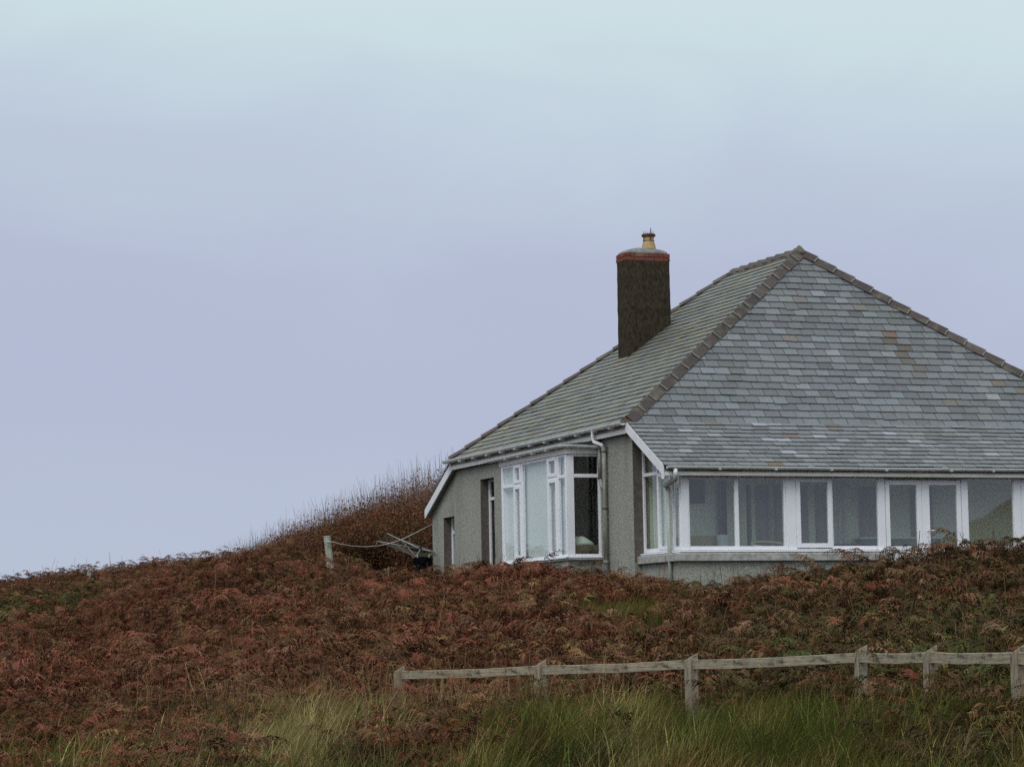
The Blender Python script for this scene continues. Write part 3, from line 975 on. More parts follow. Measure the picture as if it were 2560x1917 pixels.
# --- chimney
def rrect(u0, u1, v0, v1, r, n=5):
    P = []
    for cx, cy, a in ((u1-r, v1-r, 0), (u0+r, v1-r, PI/2), (u0+r, v0+r, PI), (u1-r, v0+r, 1.5*PI)):
        P += [(cx+r*math.cos(a+PI/2*k/n), cy+r*math.sin(a+PI/2*k/n)) for k in range(n+1)]
    return P
CH = empty('chimney', (0, 0, 0)); CH.parent = house
u0, u1, v0, v1 = 2.74, 3.825, 6.34, 6.88
def stack(mb, rings, col=None):
    n = len(rings[0][0])
    V = [(x, y, z) for P, z in rings for x, y in P]
    F = [tuple(range(n))[::-1], tuple(range((len(rings)-1)*n, len(rings)*n))]
    for i in range(len(rings)-1):
        for k in range(n):
            F.append((i*n+k, i*n+(k+1) % n, (i+1)*n+(k+1) % n, (i+1)*n+k))
    mb.mesh_part(V, F, col)
m = MB()
lv = np.linspace(6.2, 8.855, 16)
rings = []
for i, z in enumerate(lv):
    g = .012*(1-(z-6.2)/2.65) + random.gauss(0, .0025)
    rings.append((rrect(u0-g, u1+g, v0-g, v1+g, .055), z))
stack(m, rings)
m.build('shaft', M['chim'], CH, smooth=False)
m = MB()
# two courses of red bricks, each brick its own block on a mortar core
stack(m, [(rrect(u0+.012, u1-.012, v0+.012, v1-.012, .05), 8.85), (rrect(u0+.012, u1-.012, v0+.012, v1-.012, .05), 9.035)], (.10, .085, .075))
for i, z in enumerate((8.858, 8.948)):
    for side in range(4):
        a0, a1 = ((u0, u1), (v0, v1), (u0, u1), (v0, v1))[side]
        x = a0 + .0 - (.11 if i else 0)
        while x < a1-.01:
            w = .235 if random.random() < .8 else .11
            b0, b1 = max(x, a0+.002), min(x+w-.012, a1-.002)
            if b1-b0 > .02:
                c = hsv_j(random.choice([(.205, .056, .038), (.225, .064, .042), (.18, .05, .034), (.19, .115, .075)]), .1)
                e = .004 + random.uniform(0, .004)
                if side == 0: m.box(b0, b1, v0-e, v0+.05, z, z+.08, c)
                elif side == 2: m.box(b0, b1, v1-.05, v1+e, z, z+.08, c)
                elif side == 3: m.box(u0-e, u0+.05, b0 if b0 > v0+.05 else v0+.056, b1, z, z+.08, c)
                else: m.box(u1-.05, u1+e, b0 if b0 > v0+.05 else v0+.056, b1, z, z+.08, c)
            x += w
m.build('brick_band', M['brick'], CH, bevel=.006)
m = MB()
um, vm = (u0+u1)/2+.02, (v0+v1)/2
rings = []
for k, (s, z) in enumerate(((1.0, 9.028), (.99, 9.05), (.93, 9.085), (.82, 9.115), (.62, 9.145), (.4, 9.17), (.25, 9.18))):
    rings.append(([(um+(x-um)*s, vm+(y-vm)*s) for x, y in rrect(u0, u1, v0, v1, .12)], z))
stack(m, rings)
m.build('mortar_cap', M['mound'], CH, smooth=True)
up_ = 3.43
m = MB()
m.lathe([(.175, 9.13), (.165, 9.19), (.145, 9.26), (.128, 9.32), (.122, 9.38), (.122, 9.46), (.13, 9.47), (.10, 9.475)], (up_, vm, 0), 24)
pot = m.build('chimney_pot', M['pot'], CH, smooth=True)
m = MB()
m.lathe([(.128, 9.44), (.155, 9.45), (.162, 9.475), (.155, 9.50), (.128, 9.51), (.10, 9.512)], (up_, vm, 0), 24)
m.build('rim', M['potrim'], CH, smooth=True)
m = MB()
for k in range(14):
    a = 2*PI*k/14
    x, y = up_+.118*math.cos(a), vm+.118*math.sin(a)
    m.tube([(x, y, 9.50), (x, y, 9.575)], .0035, 5)
m.tube([(up_+.118*math.cos(a), vm+.118*math.sin(a), 9.512) for a in np.linspace(0, 2*PI, 25)], .004, 5, None, False)
m.build('bird_guard', M['wire'], CH)
m = MB()
m.tube([(up_-.02, vm-.165, 9.44), (up_-.015, vm-.17, 9.62)], .009, 6)
m.tube([(up_+.0, vm-.13, 9.34), (up_-.02, vm-.145, 9.44)], .009, 6)
m.tube([(up_-.145, vm-.06, 9.50), (up_-.15, vm-.05, 9.40), (up_-.13, vm-.05, 9.34)], .007, 6)
for zc in (9.35,):
    m.tube([(up_+.130*math.cos(a), vm+.130*math.sin(a), zc) for a in np.linspace(0, 2*PI, 25)], .006, 5, None, False)
m.build('clamp', M['iron'], CH)
# lead soakers at the chimney foot
m = MB()
zf = lambda u: EZ+KL*u
m.prism([(u0-.10, v0-.05, zf(u0-.10)+.03), (u0-.01, v0-.05, zf(u0-.01)+.035), (u0-.01, v1+.04, zf(u0-.01)+.035), (u0-.10, v1+.04, zf(u0-.10)+.03)], (0, 0, .008))
m.build('flashing', plain('mortar_fillet', (.17, .155, .10), (.26, .24, .145), 8, .9, .3), CH)

# ------------------------------------------------------------------ things behind the glass
def in_house(o):
    o.matrix_world = Matrix.Translation((OX, OY, 0)) @ Matrix.Rotation(TH, 4, 'Z') @ o.matrix_world
    return o
def hmesh(name, mb, mat, label, cat, group=None, **kw):
    o = mb.build(name, mat, None, **kw)
    o.location = (OX, OY, 0); o.rotation_euler = (0, 0, TH)
    tag(o, label, cat, group)
    return o
m = MB()
for i in range(40):
    va, vb_ = 1.82+i*.09, 1.82+(i+1)*.09
    m.face([(UB+.10, va, 2.11), (UB+.10, vb_, 2.11), (UB+.10, vb_, 4.12), (UB+.10, va, 4.12)])
m.box(UB+.108, UB+.115, 1.82, 5.42, 2.11, 4.12)
hmesh('roller_blind', m, M['blind'], 'pale blue-grey blind drawn down behind the bay window', 'blind')
m = MB()
for a0, a1 in ((.70, 1.20), (1.29, RL-.06)):
    m = MB()
    a_ = np.linspace(a0, a1, 8)
    for k in range(7):
        m.face([TRET(a_[k], -.09, 2.14), TRET(a_[k+1], -.09, 2.14), TRET(a_[k+1], -.09, head(a_[k+1])-.06), TRET(a_[k], -.09, head(a_[k])-.06)])
    hmesh('roller_blind', m, M['blind'], 'pale blind in the sunroom side window ' + ('behind its opening sash' if a0 < 1 else 'next to the corner post'), 'blind', 'blinds of the sunroom side window')
def wavy(mb, u0, u1, v, z0, z1, amp=.03, n=24):
    xs = np.linspace(u0, u1, n)
    pr = [(x, v+amp*math.sin(k*1.9)+amp*.4*math.sin(k*.8)) for k, x in enumerate(xs)]
    for k in range(n-1):
        mb.face([(*pr[k], z0), (*pr[k+1], z0), (*pr[k+1], z1), (*pr[k], z1)])
        mb.face([(pr[k][0], pr[k][1]+.012, z0), (pr[k+1][0], pr[k+1][1]+.012, z0), (pr[k+1][0], pr[k+1][1]+.012, z1), (pr[k][0], pr[k][1]+.012, z1)])
for i, (a, b, lab) in enumerate(((1.93, 2.10, 'brownish curtain inside the sunroom behind the leftmost front pane'), (3.08, 3.16, 'narrow pale curtain inside the sunroom behind the second front pane'),
                                 (4.45, 4.72, 'pale green curtain inside the sunroom behind the wide pane left of the glazed doors'))):
    m = MB(); wavy(m, a, b, -.06, FLOOR+.02, 3.5)
    hmesh('curtain', m, M['inner_door'] if i == 0 else M['curtain'], lab, 'curtain', 'curtains inside the sunroom', smooth=True)
m = MB()
m.box(1.15, 1.66, .02, .05, 3.07, 3.50)
m.box(1.13, 1.68, .03, .055, 3.05, 3.52)
hmesh('framed_picture', m, M['picture'], 'dark framed picture on the inner wall behind the leftmost sunroom pane', 'picture')
def soft(mb, x0, x1, y0, y1, z0, z1, r):
    prof = rrect(x0, x1, y0, y1, r, 4)
    cx, cy = (x0+x1)/2, (y0+y1)/2
    rings = []
    hgt = z1-z0
    for s, z in ((.94, z0), (1, z0+.15*hgt), (1, z1-.3*hgt), (.97, z1-.1*hgt), (.85, z1)):
        rings.append(([(cx+(x-cx)*s, cy+(y-cy)*s) for x, y in prof], z))
    stack(mb, rings)
so = empty('sofa', h2w(1.36, -.62, FLOOR), TH)
tag(so, 'olive sofa inside the sunroom behind the leftmost front pane', 'sofa')
m = MB(); soft(m, -.75, .75, -.4, .3, .1, .42, .08); m.build('seat', M['sofa'], so, smooth=True)
m = MB(); soft(m, -.72, .5, .18, .42, .40, .98, .08); m.build('backrest', M['sofa'], so, smooth=True)
for s in (-1, 1):
    m = MB(); soft(m, s*.76-.1, s*.76+.1, -.4, .4, .1, .72, .07); m.build('armrest', M['sofa'], so, smooth=True)
m = MB(); soft(m, 1.66, 1.90, -.60, -.46, FLOOR+.72, FLOOR+1.0, .06)
hmesh('cushion', m, M['cush'], 'pale blue cushion on the sofa behind the leftmost sunroom pane', 'cushion', smooth=True)
ch = empty('cane_chair', h2w(2.56, -1.0, FLOOR), TH)
tag(ch, 'cane tub chair whose curved pale rim shows above the sunroom cill', 'chair')
m = MB()
arc = [(.34*math.cos(a), .30*math.sin(a), .775+.075*math.sin(a)) for a in np.linspace(-.35*PI+PI/2-PI*.4, PI*1.25, 22)]
m.tube(arc, .025, 8); m.build('rim', M['cane'], ch, smooth=True)
m = MB()
for a in np.linspace(.1, PI-.1, 16):
    m.tube([(.33*math.cos(a), .29*math.sin(a), .70), (.28*math.cos(a), .25*math.sin(a), .38)], .010, 5)
m.build('backrest', M['cane'], ch)
m = MB(); soft(m, -.3, .3, -.3, .28, .34, .45, .1); m.build('seat', M['sofa'], ch, smooth=True)
for x, y in ((-.24, -.24), (.24, -.24), (-.22, .2), (.22, .2)):
    m = MB(); m.tube([(x, y, 0), (x, y, .36)], .018, 6); m.build('leg', M['cane'], ch)
tb = empty('side_table', h2w(4.3, -.75, FLOOR), TH)
tag(tb, 'low brown table inside the sunroom left of the glazed doors', 'table')
m = MB(); m.box(-.45, .55, -.25, .25, .76, .80); m.build('table_top', M['wood'], tb, bevel=.01)
for x, y in ((-.4, -.2), (.5, -.2), (-.4, .2), (.5, .2)):
    m = MB(); m.box(x-.02, x+.02, y-.02, y+.02, 0, .76); m.build('leg', M['wood'], tb)
cb = empty('sideboard', h2w(5.9, -.22, FLOOR), TH)
tag(cb, 'green painted sideboard inside the sunroom behind the glazed doors', 'sideboard')
g1 = plain('green_paint', (.14, .19, .15), (.19, .24, .19), 3, .6)
m = MB(); m.box(-.9, .9, -.02, .2, .02, .92); m.build('carcase', g1, cb, bevel=.01)
m = MB(); m.box(-.94, .94, -.05, .22, .921, .96); m.build('table_top', M['plaster'], cb, bevel=.008)
for x in (-.46, .46):
    m = MB(); m.box(x-.40, x+.40, -.04, -.021, .1, .86); m.build('door', g1, cb, bevel=.006)
pl = MB()
prof = [(.0, .0), (.36, .0), (.42, .08), (.38, .16)]
n = 18
V, F = [], []
for i in range(7):
    t_ = i/6
    for k in range(n):
        a = 2*PI*k/n
        rr = math.cos(t_*PI/2*.98)**.6
        V.append((-.16+.27*rr*math.cos(a), 2.08+.22*rr*math.sin(a), 2.30+.15*math.sin(t_*PI/2)*(1+.35*math.cos(a+2.6))+.012*math.sin(3*a)))
for i in range(6):
    for k in range(n): F.append((i*n+k, i*n+(k+1) % n, (i+1)*n+(k+1) % n, (i+1)*n+k))
F.append(tuple(range(n))[::-1]); F.append(tuple(range(6*n, 7*n)))
pl.mesh_part(V, F)
hmesh('pillow', pl, M['pillow'], 'crumpled pale green pillow in the dark end pane of the bay window', 'pillow', smooth=True)
bd = empty('window_seat', h2w(0, 0, 0), TH)
tag(bd, 'brown blanketed window seat under the pillow inside the bay', 'seat')
m = MB(); m.box(UB+.17, UB+.85, 1.80, 5.36, FLOOR, 2.16); m.build('bench', M['wood'], bd)
m = MB(); soft(m, UB+.16, UB+.90, 1.79, 3.8, 2.12, 2.31, .05); m.build('blanket', plain('brown_blanket', (.07, .06, .04), (.14, .10, .06), 18, .95), bd, smooth=True)

# ------------------------------------------------------------------ fence
def gz(X, Y): return float(height(np.array([X]), np.array([Y]))[0])
FP = []
for px, Y, ptop in ((1001, 33.0, 1663), (1350, 31.0, 1648), (1727, 29.0, 1632), (2148, 26.8, 1611), (2323, 25.2, 1610), (2544, 23.2, 1609), (2790, 21.4, 1606)):
    p = at(px, ptop, Y); FP.append(p)
fence = empty('fence', (FP[0][0], FP[0][1], gz(FP[0][0], FP[0][1])), 0)
tag(fence, 'weathered grey timber fence of squat posts and a single rail in the bracken', 'fence')
fo = np.array(fence.location)
nF = len(FP)
PW = .050
for i, p in enumerate(FP):
    a = FP[max(i-1, 0)]; b = FP[min(i+1, nF-1)]
    d = nn(*(b-a)[:2], 0) if i not in (3,) else nn(*(FP[4]-FP[3])[:2], 0)
    d = np.array([d[0], d[1], 0])
    n_ = np.array([-d[1], d[0], 0])          # away from the viewer's left
    if n_[1] < 0: n_ = -n_
    g = gz(p[0], p[1])
    zt_ = p[2]
    lean = np.array([random.gauss(0, .012), random.gauss(0, .012), 0])
    m = MB()
    h = PW*random.uniform(.97, 1.06)
    def pp(sx, sy, z): return np.array([0, 0, 0]) + d*sx*h + n_*sy*h + np.array([0, 0, z]) + lean*(z-g)
    zl = zt_ - .085*(1.15 if i in (4, 5) else .9)
    base = [pp(-1, -1, g-.3), pp(1, -1, g-.3), pp(1, 1, g-.3), pp(-1, 1, g-.3)]
    mid = [pp(-1, -1, zl-.02), pp(1, -1, zl-.005), pp(1, 1, zl-.005), pp(-1, 1, zl-.02)]
    dz = zt_-zl
    top = [pp(-1, -1, zl), pp(1, -1, zl+.42*dz), pp(1, 1, zt_), pp(-1, 1, zl+.6*dz)]
    m.mesh_part(base+mid+top, [(3, 2, 1, 0), (8, 9, 10, 11)] + [(q+4*l, (q+1) % 4+4*l, (q+1) % 4+4*(l+1), q+4*(l+1)) for l in (0, 1) for q in range(4)])
    o = m.build('post', M['post_wood'], fence, bevel=.008)
    ang = math.atan2(d[1], d[0])
    o.location = (p[0]-fo[0], p[1]-fo[1], -fo[2])
    # vertical grain: the mesh is turned so that its own x runs up
for i in range(nF-1):
    a, b = FP[i], FP[i+1]
    za = a[2] - (.062, .066, .068, .072, .068, .068)[i]
    zb_ = b[2] - (.064, .066, .072, .066, .066, .066)[i]
    m = MB()
    L = math.hypot(b[0]-a[0], b[1]-a[1])
    segs = 10
    V, F = [], []
    for k in range(segs+1):
        x = L*k/segs
        zz = -.012*math.sin(PI*k/segs)*random.uniform(.5, 1.2) + (zb_-za)*k/segs
        w = .021; hh = .098 + random.gauss(0, .0018)
        V += [(x, -w, zz-hh), (x, w, zz-hh), (x, w, zz), (x, -w, zz-.002)]
    for k in range(segs):
        for q in range(4): F.append((k*4+q, k*4+(q+1) % 4, k*4+4+(q+1) % 4, k*4+4+q))
    F += [(3, 2, 1, 0), tuple(segs*4+q for q in range(4))]
    m.mesh_part(V, F)
    o = m.build('rail', M['fence'], fence, bevel=.005)
    o.location = (a[0]-fo[0], a[1]-fo[1], za-fo[2])
    o.rotation_euler = (0, 0, math.atan2(b[1]-a[1], b[0]-a[0]))

# ------------------------------------------------------------------ washing line, dryer, far post
YP = 61.0
pa, pb = at(822, 1339, YP), at(834, 1440, YP)
lp = empty('clothesline_post', (pb[0], pb[1], gz(pb[0], pb[1])), -.25)
tag(lp, 'pale square timber clothesline post leaning in bracken left of the house', 'post')
m = MB()
g = gz(pb[0], pb[1])
sh = pa-pb
hh = pa[2]-g
s = .062
lx = sh[0]/(pa[2]-pb[2])
V = [(a*s+lx*z, b*s, z) for z in (-.3, hh*.5, hh) for a, b in ((-1, -1), (1, -1), (1, 1), (-1, 1))]
m.mesh_part(V, [(3, 2, 1, 0), (8, 9, 10, 11)] + [(q+4*l, (q+1) % 4+4*l, (q+1) % 4+4*l+4, q+4*l+4) for l in (0, 1) for q in range(4)])
m.build('timber', M['line_post'], lp, bevel=.008)
m = MB(); hz = hh-.13
m.tube([(lx*hz+.02, -.06, hz), (lx*hz+.03, -.11, hz), (lx*hz+.09, -.10, hz-.01), (lx*hz+.11, -.08, hz-.015)], .014, 6)
m.build('hook', M['alu'], lp)
ra = at(829, 1353, YP-.1)
rb_l = (UW-.02, 12.2, 0)
wpt = h2w(UW-.03, 12.15, 0)
rb = at(1084, 1309, wpt[1])
m = MB()
ctrl = [(829, 1353), (850, 1359.5), (880, 1364.5), (912, 1366.5), (945, 1364), (975, 1358), (1005, 1348), (1040, 1331), (1084, 1308)]
pts = []
for k, (px, py) in enumerate(ctrl):
    t_ = (px-829)/(1084-829)
    pts.append(at(px, py, (YP-.1)*(1-t_)+wpt[1]*t_))
m.tube(pts, .009, 6)
o = m.build('clothesline', M['rope'], None, smooth=True)
tag(o, 'slack pale rope strung from the timber post to the house corner', 'rope')

YD = 66.5
hub = at(1037, 1371, YD)
T1, T3 = at(967, 1333, YD+.9), at(1040, 1392, YD-.9)
T2, T4 = at(941, 1352, YD-.15), at(1112, 1385, YD+.1)
hub = at(1051, 1374, YD)
gd = gz(hub[0], hub[1])
dr = empty('rotary_dryer', (hub[0], hub[1], gd))
tag(dr, 'open rotary clothes dryer tilted on its mast beside the house end wall', 'clothes dryer')
off = np.array(dr.location)
for tip in (T1, T2, T3, T4):
    m = MB(); m.tube([hub-off+np.array([0, 0, .02]), tip-off], .014, 6, None, True, .010); m.build('arm', M['alu'], dr, smooth=True)
    m = MB(); m.tube([hub-off+np.array([0, 0, -.28]), (hub*.45+tip*.55)-off], .008, 5); m.build('strut', M['alu'], dr)
m = MB(); m.tube([(hub-off)+np.array([0, 0, -.34]), (hub-off)+np.array([0, 0, .08])], .032, 8); m.build('hub', plain('black_plastic', (.02, .02, .02), (.04, .04, .04), 9, .5), dr)
m = MB(); m.tube([(.03, 0, -.3), (0, 0, hub[2]-gd-.3)], .022, 8); m.build('mast', M['alu'], dr)
m = MB()
tips = [T1, T4, T3, T2]
for k in np.linspace(.42, .97, 9):
    for i in range(4):
        a, b = hub+(tips[i]-hub)*k-off, hub+(tips[(i+1) % 4]-hub)*k-off
        mid_ = (a+b)/2 - np.array([0, 0, .018])
        m.tube([a, mid_, b], .003, 4)
m.build('line', M['line'], dr)

# the black garment hanging from the dryer
m = MB()
c0, c1 = at(1040, 1391, YD-.92), at(1074, 1392, YD-.8)
outline = [(1037, 1391), (1043, 1390), (1058, 1392), (1070, 1391), (1076, 1391), (1079, 1402), (1082, 1424), (1080, 1428), (1072, 1433), (1062, 1436), (1059, 1428), (1055, 1421), (1049, 1423), (1043, 1428), (1036, 1431), (1031, 1428), (1033, 1412)]
front, back = [], []
for k, (px, py) in enumerate(outline):
    p = at(px, py, YD-.9 + .05*math.sin(k*1.7))
    front.append(p); back.append(p+np.array([.01, .05, 0]))
cf = at(1057, 1408, YD-.97); cb_ = cf + np.array([0, .13, 0])
n = len(outline)
for k in range(n):
    k2 = (k+1) % n
    m.face([front[k], front[k2], cf]); m.face([back[k2], back[k], cb_]); m.face([front[k], back[k], back[k2], front[k2]])
o = m.build('shorts', M['black'], None)
tag(o, 'black shorts pegged on the rotary dryer beside the house', 'shorts')
for px, lab in ((1044, 'wooden peg on the left of the black shorts waistband'), (1073, 'wooden peg on the right of the black shorts waistband')):
    p = at(px, 1389, YD-.93)
    m = MB(); m.box(-.012, -.002, -.008, .008, -.045, .045); m.box(.002, .012, -.008, .008, -.045, .045); m.box(-.014, .014, -.005, .005, .0, .012)
    o = m.build('clothes_peg', M['peg']); o.location = p; o.rotation_euler = (.1, random.uniform(-.15, .15), .3)
    tag(o, lab, 'peg', 'pegs on the dryer')
p = at(221, 1419, 96.5)
g = gz(p[0], p[1])
m = MB(); V = []
for z, s in ((g-.3, .075), (p[2]-.06, .062), (p[2], .045)):
    V += [(a*s+.10*(z-g), b*s, z-g) for a, b in ((-1, -1), (1, -1), (1, 1), (-1, 1))]
m.mesh_part(V, [(3, 2, 1, 0), (8, 9, 10, 11)] + [(q+4*l, (q+1) % 4+4*l, (q+1) % 4+4*l+4, q+4*l+4) for l in (0, 1) for q in range(4)])
o = m.build('fence_post', M['line_post'], None, bevel=.006); o.location = (p[0], p[1], g)
tag(o, 'short leaning wooden post on the skyline of the far hill', 'post')

# ------------------------------------------------------------------ vegetation
def vnoise(X, Y, sc, seed):
    r = np.random.default_rng(seed).random((64, 64))
    x, y = X/sc, Y/sc
    i, j_ = np.floor(x).astype(int), np.floor(y).astype(int)
    fx, fy = x-i, y-j_
    fx = fx*fx*(3-2*fx); fy = fy*fy*(3-2*fy)
    g = lambda a, b: r[a % 64, b % 64]
    return (g(i, j_)*(1-fx)+g(i+1, j_)*fx)*(1-fy) + (g(i, j_+1)*(1-fx)+g(i+1, j_+1)*fx)*fy
def fnoise(X, Y, sc, seed):
    return .55*vnoise(X, Y, sc, seed)+.3*vnoise(X, Y, sc*.47, seed+1)+.15*vnoise(X, Y, sc*.21, seed+2)

class Leafs:
    """fast triangle collector with a brightness per triangle"""
    def __init__(self): self.v, self.f, self.c = [], [], []
    def tri(self, a, b, c, k):
        i = len(self.v); self.v += [a, b, c]; self.f.append((i, i+1, i+2)); self.c.append(k)
    def quad(self, a, b, c, d, k):
        i = len(self.v); self.v += [a, b, c, d]; self.f.append((i, i+1, i+2, i+3)); self.c.append(k)
    def mesh(self, name, mat):
        me = bpy.data.meshes.new(name)
        me.from_pydata([tuple(p) for p in self.v], [], self.f)
        ca = me.color_attributes.new('tone', 'FLOAT_COLOR', 'CORNER')
        buf = []
        for f, k in zip(self.f, self.c):
            k = k if isinstance(k, tuple) else (k, k, k)
            buf += [k[0], k[1], k[2], 1.0]*len(f)
        ca.data.foreach_set('color', buf)
        me.materials.append(mat)
        return me

def frond(L, base, az, stipe, blade, droop, r, fresh=0.0, npairs=13):
    """one bipinnate bracken frond on its stalk"""
    d = np.array([math.cos(az), math.sin(az), 0.0])
    sd = np.array([-d[1], d[0], 0.0])
    up = np.array([0, 0, 1.0])
    el = r.uniform(.9, 1.35)
    p = np.array(base, float)
    path = [p.copy()]
    n1 = 4
    for k in range(n1):
        p = p + (d*math.cos(el)+up*math.sin(el))*stipe/n1
        el -= .07
        path.append(p.copy())
    kb = r.uniform(.75, 1.15)
    for k in range(n1):
        a, b = path[k], path[k+1]
        w = .005
        L.quad(a-sd*w, a+sd*w, b+sd*w*.8, b-sd*w*.8, (kb*.85, kb*.8, kb*.7))
    start = path[-1]
    nb = npairs
    e = el*.55
    pts, tang = [start.copy()], []
    for k in range(nb):
        t = d*math.cos(e)+up*math.sin(e)
        tang.append(t)
        start = start + t*blade/nb
        pts.append(start.copy())
        e -= droop/nb*(1+.6*k/nb)
    curl = r.uniform(-.8, .8)
    crump = r.uniform(.1, .55)
    kf = r.uniform(.7, 1.3)
    hue = (kf*r.uniform(.92, 1.12), kf, kf*r.uniform(.85, 1.1))
    for k in range(nb):
        a, b = pts[k], pts[k+1]
        w = .0035*(1-k/nb)+.001
        L.quad(a-sd*w, a+sd*w, b+sd*w, b-sd*w, (kb*1.3, kb*1.2, kb))
        f = k/nb
        ln = blade*.40*(1-f)**.85*(.75+.25*min(1, (k+1)/3))
        if ln < .015: ln = .015
        for side in (-1, 1):
            if r.random() < .06: continue
            ll = ln*r.uniform(.75, 1.1)
            t = tang[k]
            nrm = np.cross(t, sd*side); nrm = nrm/np.linalg.norm(nrm)
            ax = sd*side*math.cos(.35+curl*.3) + t*math.sin(.35+.2*r.random())
            ax = ax + up*(r.uniform(-.6, .1) + curl*side*.5) + np.array([r.gauss(0, 1), r.gauss(0, 1), r.gauss(0, .6)])*crump*.55
            ax = ax/np.linalg.norm(ax)
            q = a + t*(blade/nb)*r.uniform(0, .4)
            m = 5 if ll > .1 else 3
            w0 = ll*.26
            wd = t*.8 + up*r.uniform(-.4, .4); wd = wd/np.linalg.norm(wd)
            sag = r.uniform(.1, .5)
            kk = r.uniform(.65, 1.35)
            c = (hue[0]*kk, hue[1]*kk, hue[2]*kk)
            prev = q
            for s_ in range(m):
                u0 = (s_+1)/m
                nx = q + ax*ll*u0 - up*ll*sag*u0*u0
                w = w0*(1-u0*.8)
                L.tri(prev, nx, (prev+nx)/2 + wd*w + ax*ll*.04, c)
                L.tri(prev, nx, (prev+nx)/2 - wd*w + ax*ll*.04, c)
                prev = nx
    return L

def clump(seed, nf=6, size=1.0, droop=(1.0, 2.0), stand=1.0, fresh=0):
    r = random.Random(seed)
    L = Leafs()
    for k in range(nf):
        az = r.uniform(0, 2*PI)
        frond(L, (r.uniform(-.12, .12), r.uniform(-.12, .12), -.05), az, r.uniform(.26, .56)*stand*size, r.uniform(.22, .43)*size, r.uniform(*droop), r)
    # a bare broken stalk or two
    for k in range(r.choice((0, 0, 1))):
        a = np.array([r.uniform(-.15, .15), r.uniform(-.15, .15), 0]); b = a + np.array([r.uniform(-.25, .25), r.uniform(-.25, .25), r.uniform(.35, .75)*size])
        sd = np.array([.005, .002, 0])
        L.quad(a-sd, a+sd, b+sd*.6, b-sd*.6, (1.05, 1.0, .85))
    return L

def tuft(seed, nb=46, h=(.25, .62), spread=.10, lean=(.35, .1), w=.0042, bend=.9):
    r = random.Random(seed)
    L = Leafs()
    for k in range(nb):
        p = np.array([r.gauss(0, spread), r.gauss(0, spread), -.03])
        az = r.uniform(0, 2*PI)
        d = np.array([math.cos(az)*.55+lean[0], math.sin(az)*.55+lean[1], 0])
        hh = r.uniform(*h)
        sd = np.array([-d[1], d[0], 0]); sd = sd/(np.linalg.norm(sd)+1e-6)
        sd = np.array([1, .2, 0])*.6 + sd*.4; sd /= np.linalg.norm(sd)
        n = 4
        el = r.uniform(1.05, 1.5)
        kk = r.uniform(.55, 1.45)
        c = (kk*r.uniform(.9, 1.15), kk, kk*r.uniform(.8, 1.1))
        ww = w*r.uniform(.7, 1.4)
        prev = p; pw = ww
        dd = d/(np.linalg.norm(d)+1e-6)
        for s_ in range(n):
            st = hh/n
            nx = prev + (dd*math.cos(el)+np.array([0, 0, math.sin(el)]))*st
            el -= bend/n*r.uniform(.6, 1.3)
            nw = ww*(1-(s_+1)/n)**.7
            if s_ < n-1: L.quad(prev-sd*pw, prev+sd*pw, nx+sd*nw, nx-sd*nw, c)
            else: L.tri(prev-sd*pw, prev+sd*pw, nx, c)
            prev, pw = nx, nw
    return L

def stalks(seed, nb=5, h=(.5, .95), w=.0035, head=True):
    r = random.Random(seed)
    L = Leafs()
    for k in range(nb):
        p = np.array([r.gauss(0, .12), r.gauss(0, .12), 0])
        t = np.array([r.gauss(.02, .07), r.gauss(0, .07), 1.0])
        hh = r.uniform(*h)
        sd = np.array([1.0, .1, 0])
        kk = r.uniform(.6, 1.3)
        n = 4
        prev = p
        for s_ in range(n):
            nx = p + t*hh*(s_+1)/n + np.array([.03, 0, 0])*((s_+1)/n)**2*r.uniform(-1, 1.5)
            w0, w1 = w*(1-.6*s_/n), w*(1-.6*(s_+1)/n)
            L.quad(prev-sd*w0, prev+sd*w0, nx+sd*w1, nx-sd*w1, (kk, kk*.97, kk*.9))
            if head and s_ >= n-2:
                for q in range(5):
                    a = prev + (nx-prev)*r.random()
                    b = a + np.array([r.uniform(-.03, .03), r.uniform(-.02, .02), r.uniform(.01, .05)])
                    L.tri(a-sd*.002, a+sd*.004, b, (kk*1.15, kk*1.08, kk*.95))
            prev = nx
    return L

def bramble(seed, size=.42, leaves=330):
    r = random.Random(seed)
    L = Leafs()
    for k in range(6):
        p = np.array([r.uniform(-.15, .15), r.uniform(-.15, .15), 0.])
        az, el = r.uniform(0, 2*PI), r.uniform(.7, 1.5)
        d = np.array([math.cos(az)*math.cos(el), math.sin(az)*math.cos(el), math.sin(el)])
        prev = p
        for s_ in range(5):
            nx = prev + d*size*.34
            d = d + np.array([r.gauss(0, .15), r.gauss(0, .15), -.16]); d /= np.linalg.norm(d)
            sd = np.array([.004, 0, .001])
            L.quad(prev-sd, prev+sd, nx+sd*.8, nx-sd*.8, (.9, .8, .75))
            prev = nx
    for k in range(leaves):
        a = r.uniform(0, 2*PI); rr = size*r.random()**.5
        z = abs(r.gauss(.42, .26))*size*2.0
        p = np.array([rr*math.cos(a), rr*math.sin(a), min(z, size*2.3)])
        s_ = r.uniform(.012, .027)
        n1 = np.array([r.gauss(0, 1), r.gauss(0, 1), r.gauss(0, .7)]); n1 /= np.linalg.norm(n1)
        n2 = np.cross(n1, (r.gauss(0, 1), r.gauss(0, 1), 1.0)); n2 /= np.linalg.norm(n2)
        kk = r.uniform(.45, 1.5)
        c = (kk*r.uniform(.8, 1.35), kk*r.uniform(.85, 1.15), kk*.95)
        L.quad(p-n1*s_, p+n2*s_*.6, p+n1*s_, p-n2*s_*.6, c)
    return L

MLEAF = leafy('bracken_leaf', .08)
MGRASS = leafy('grass_blade', .15)
MBRAM = leafy('bramble_leaf', .2)

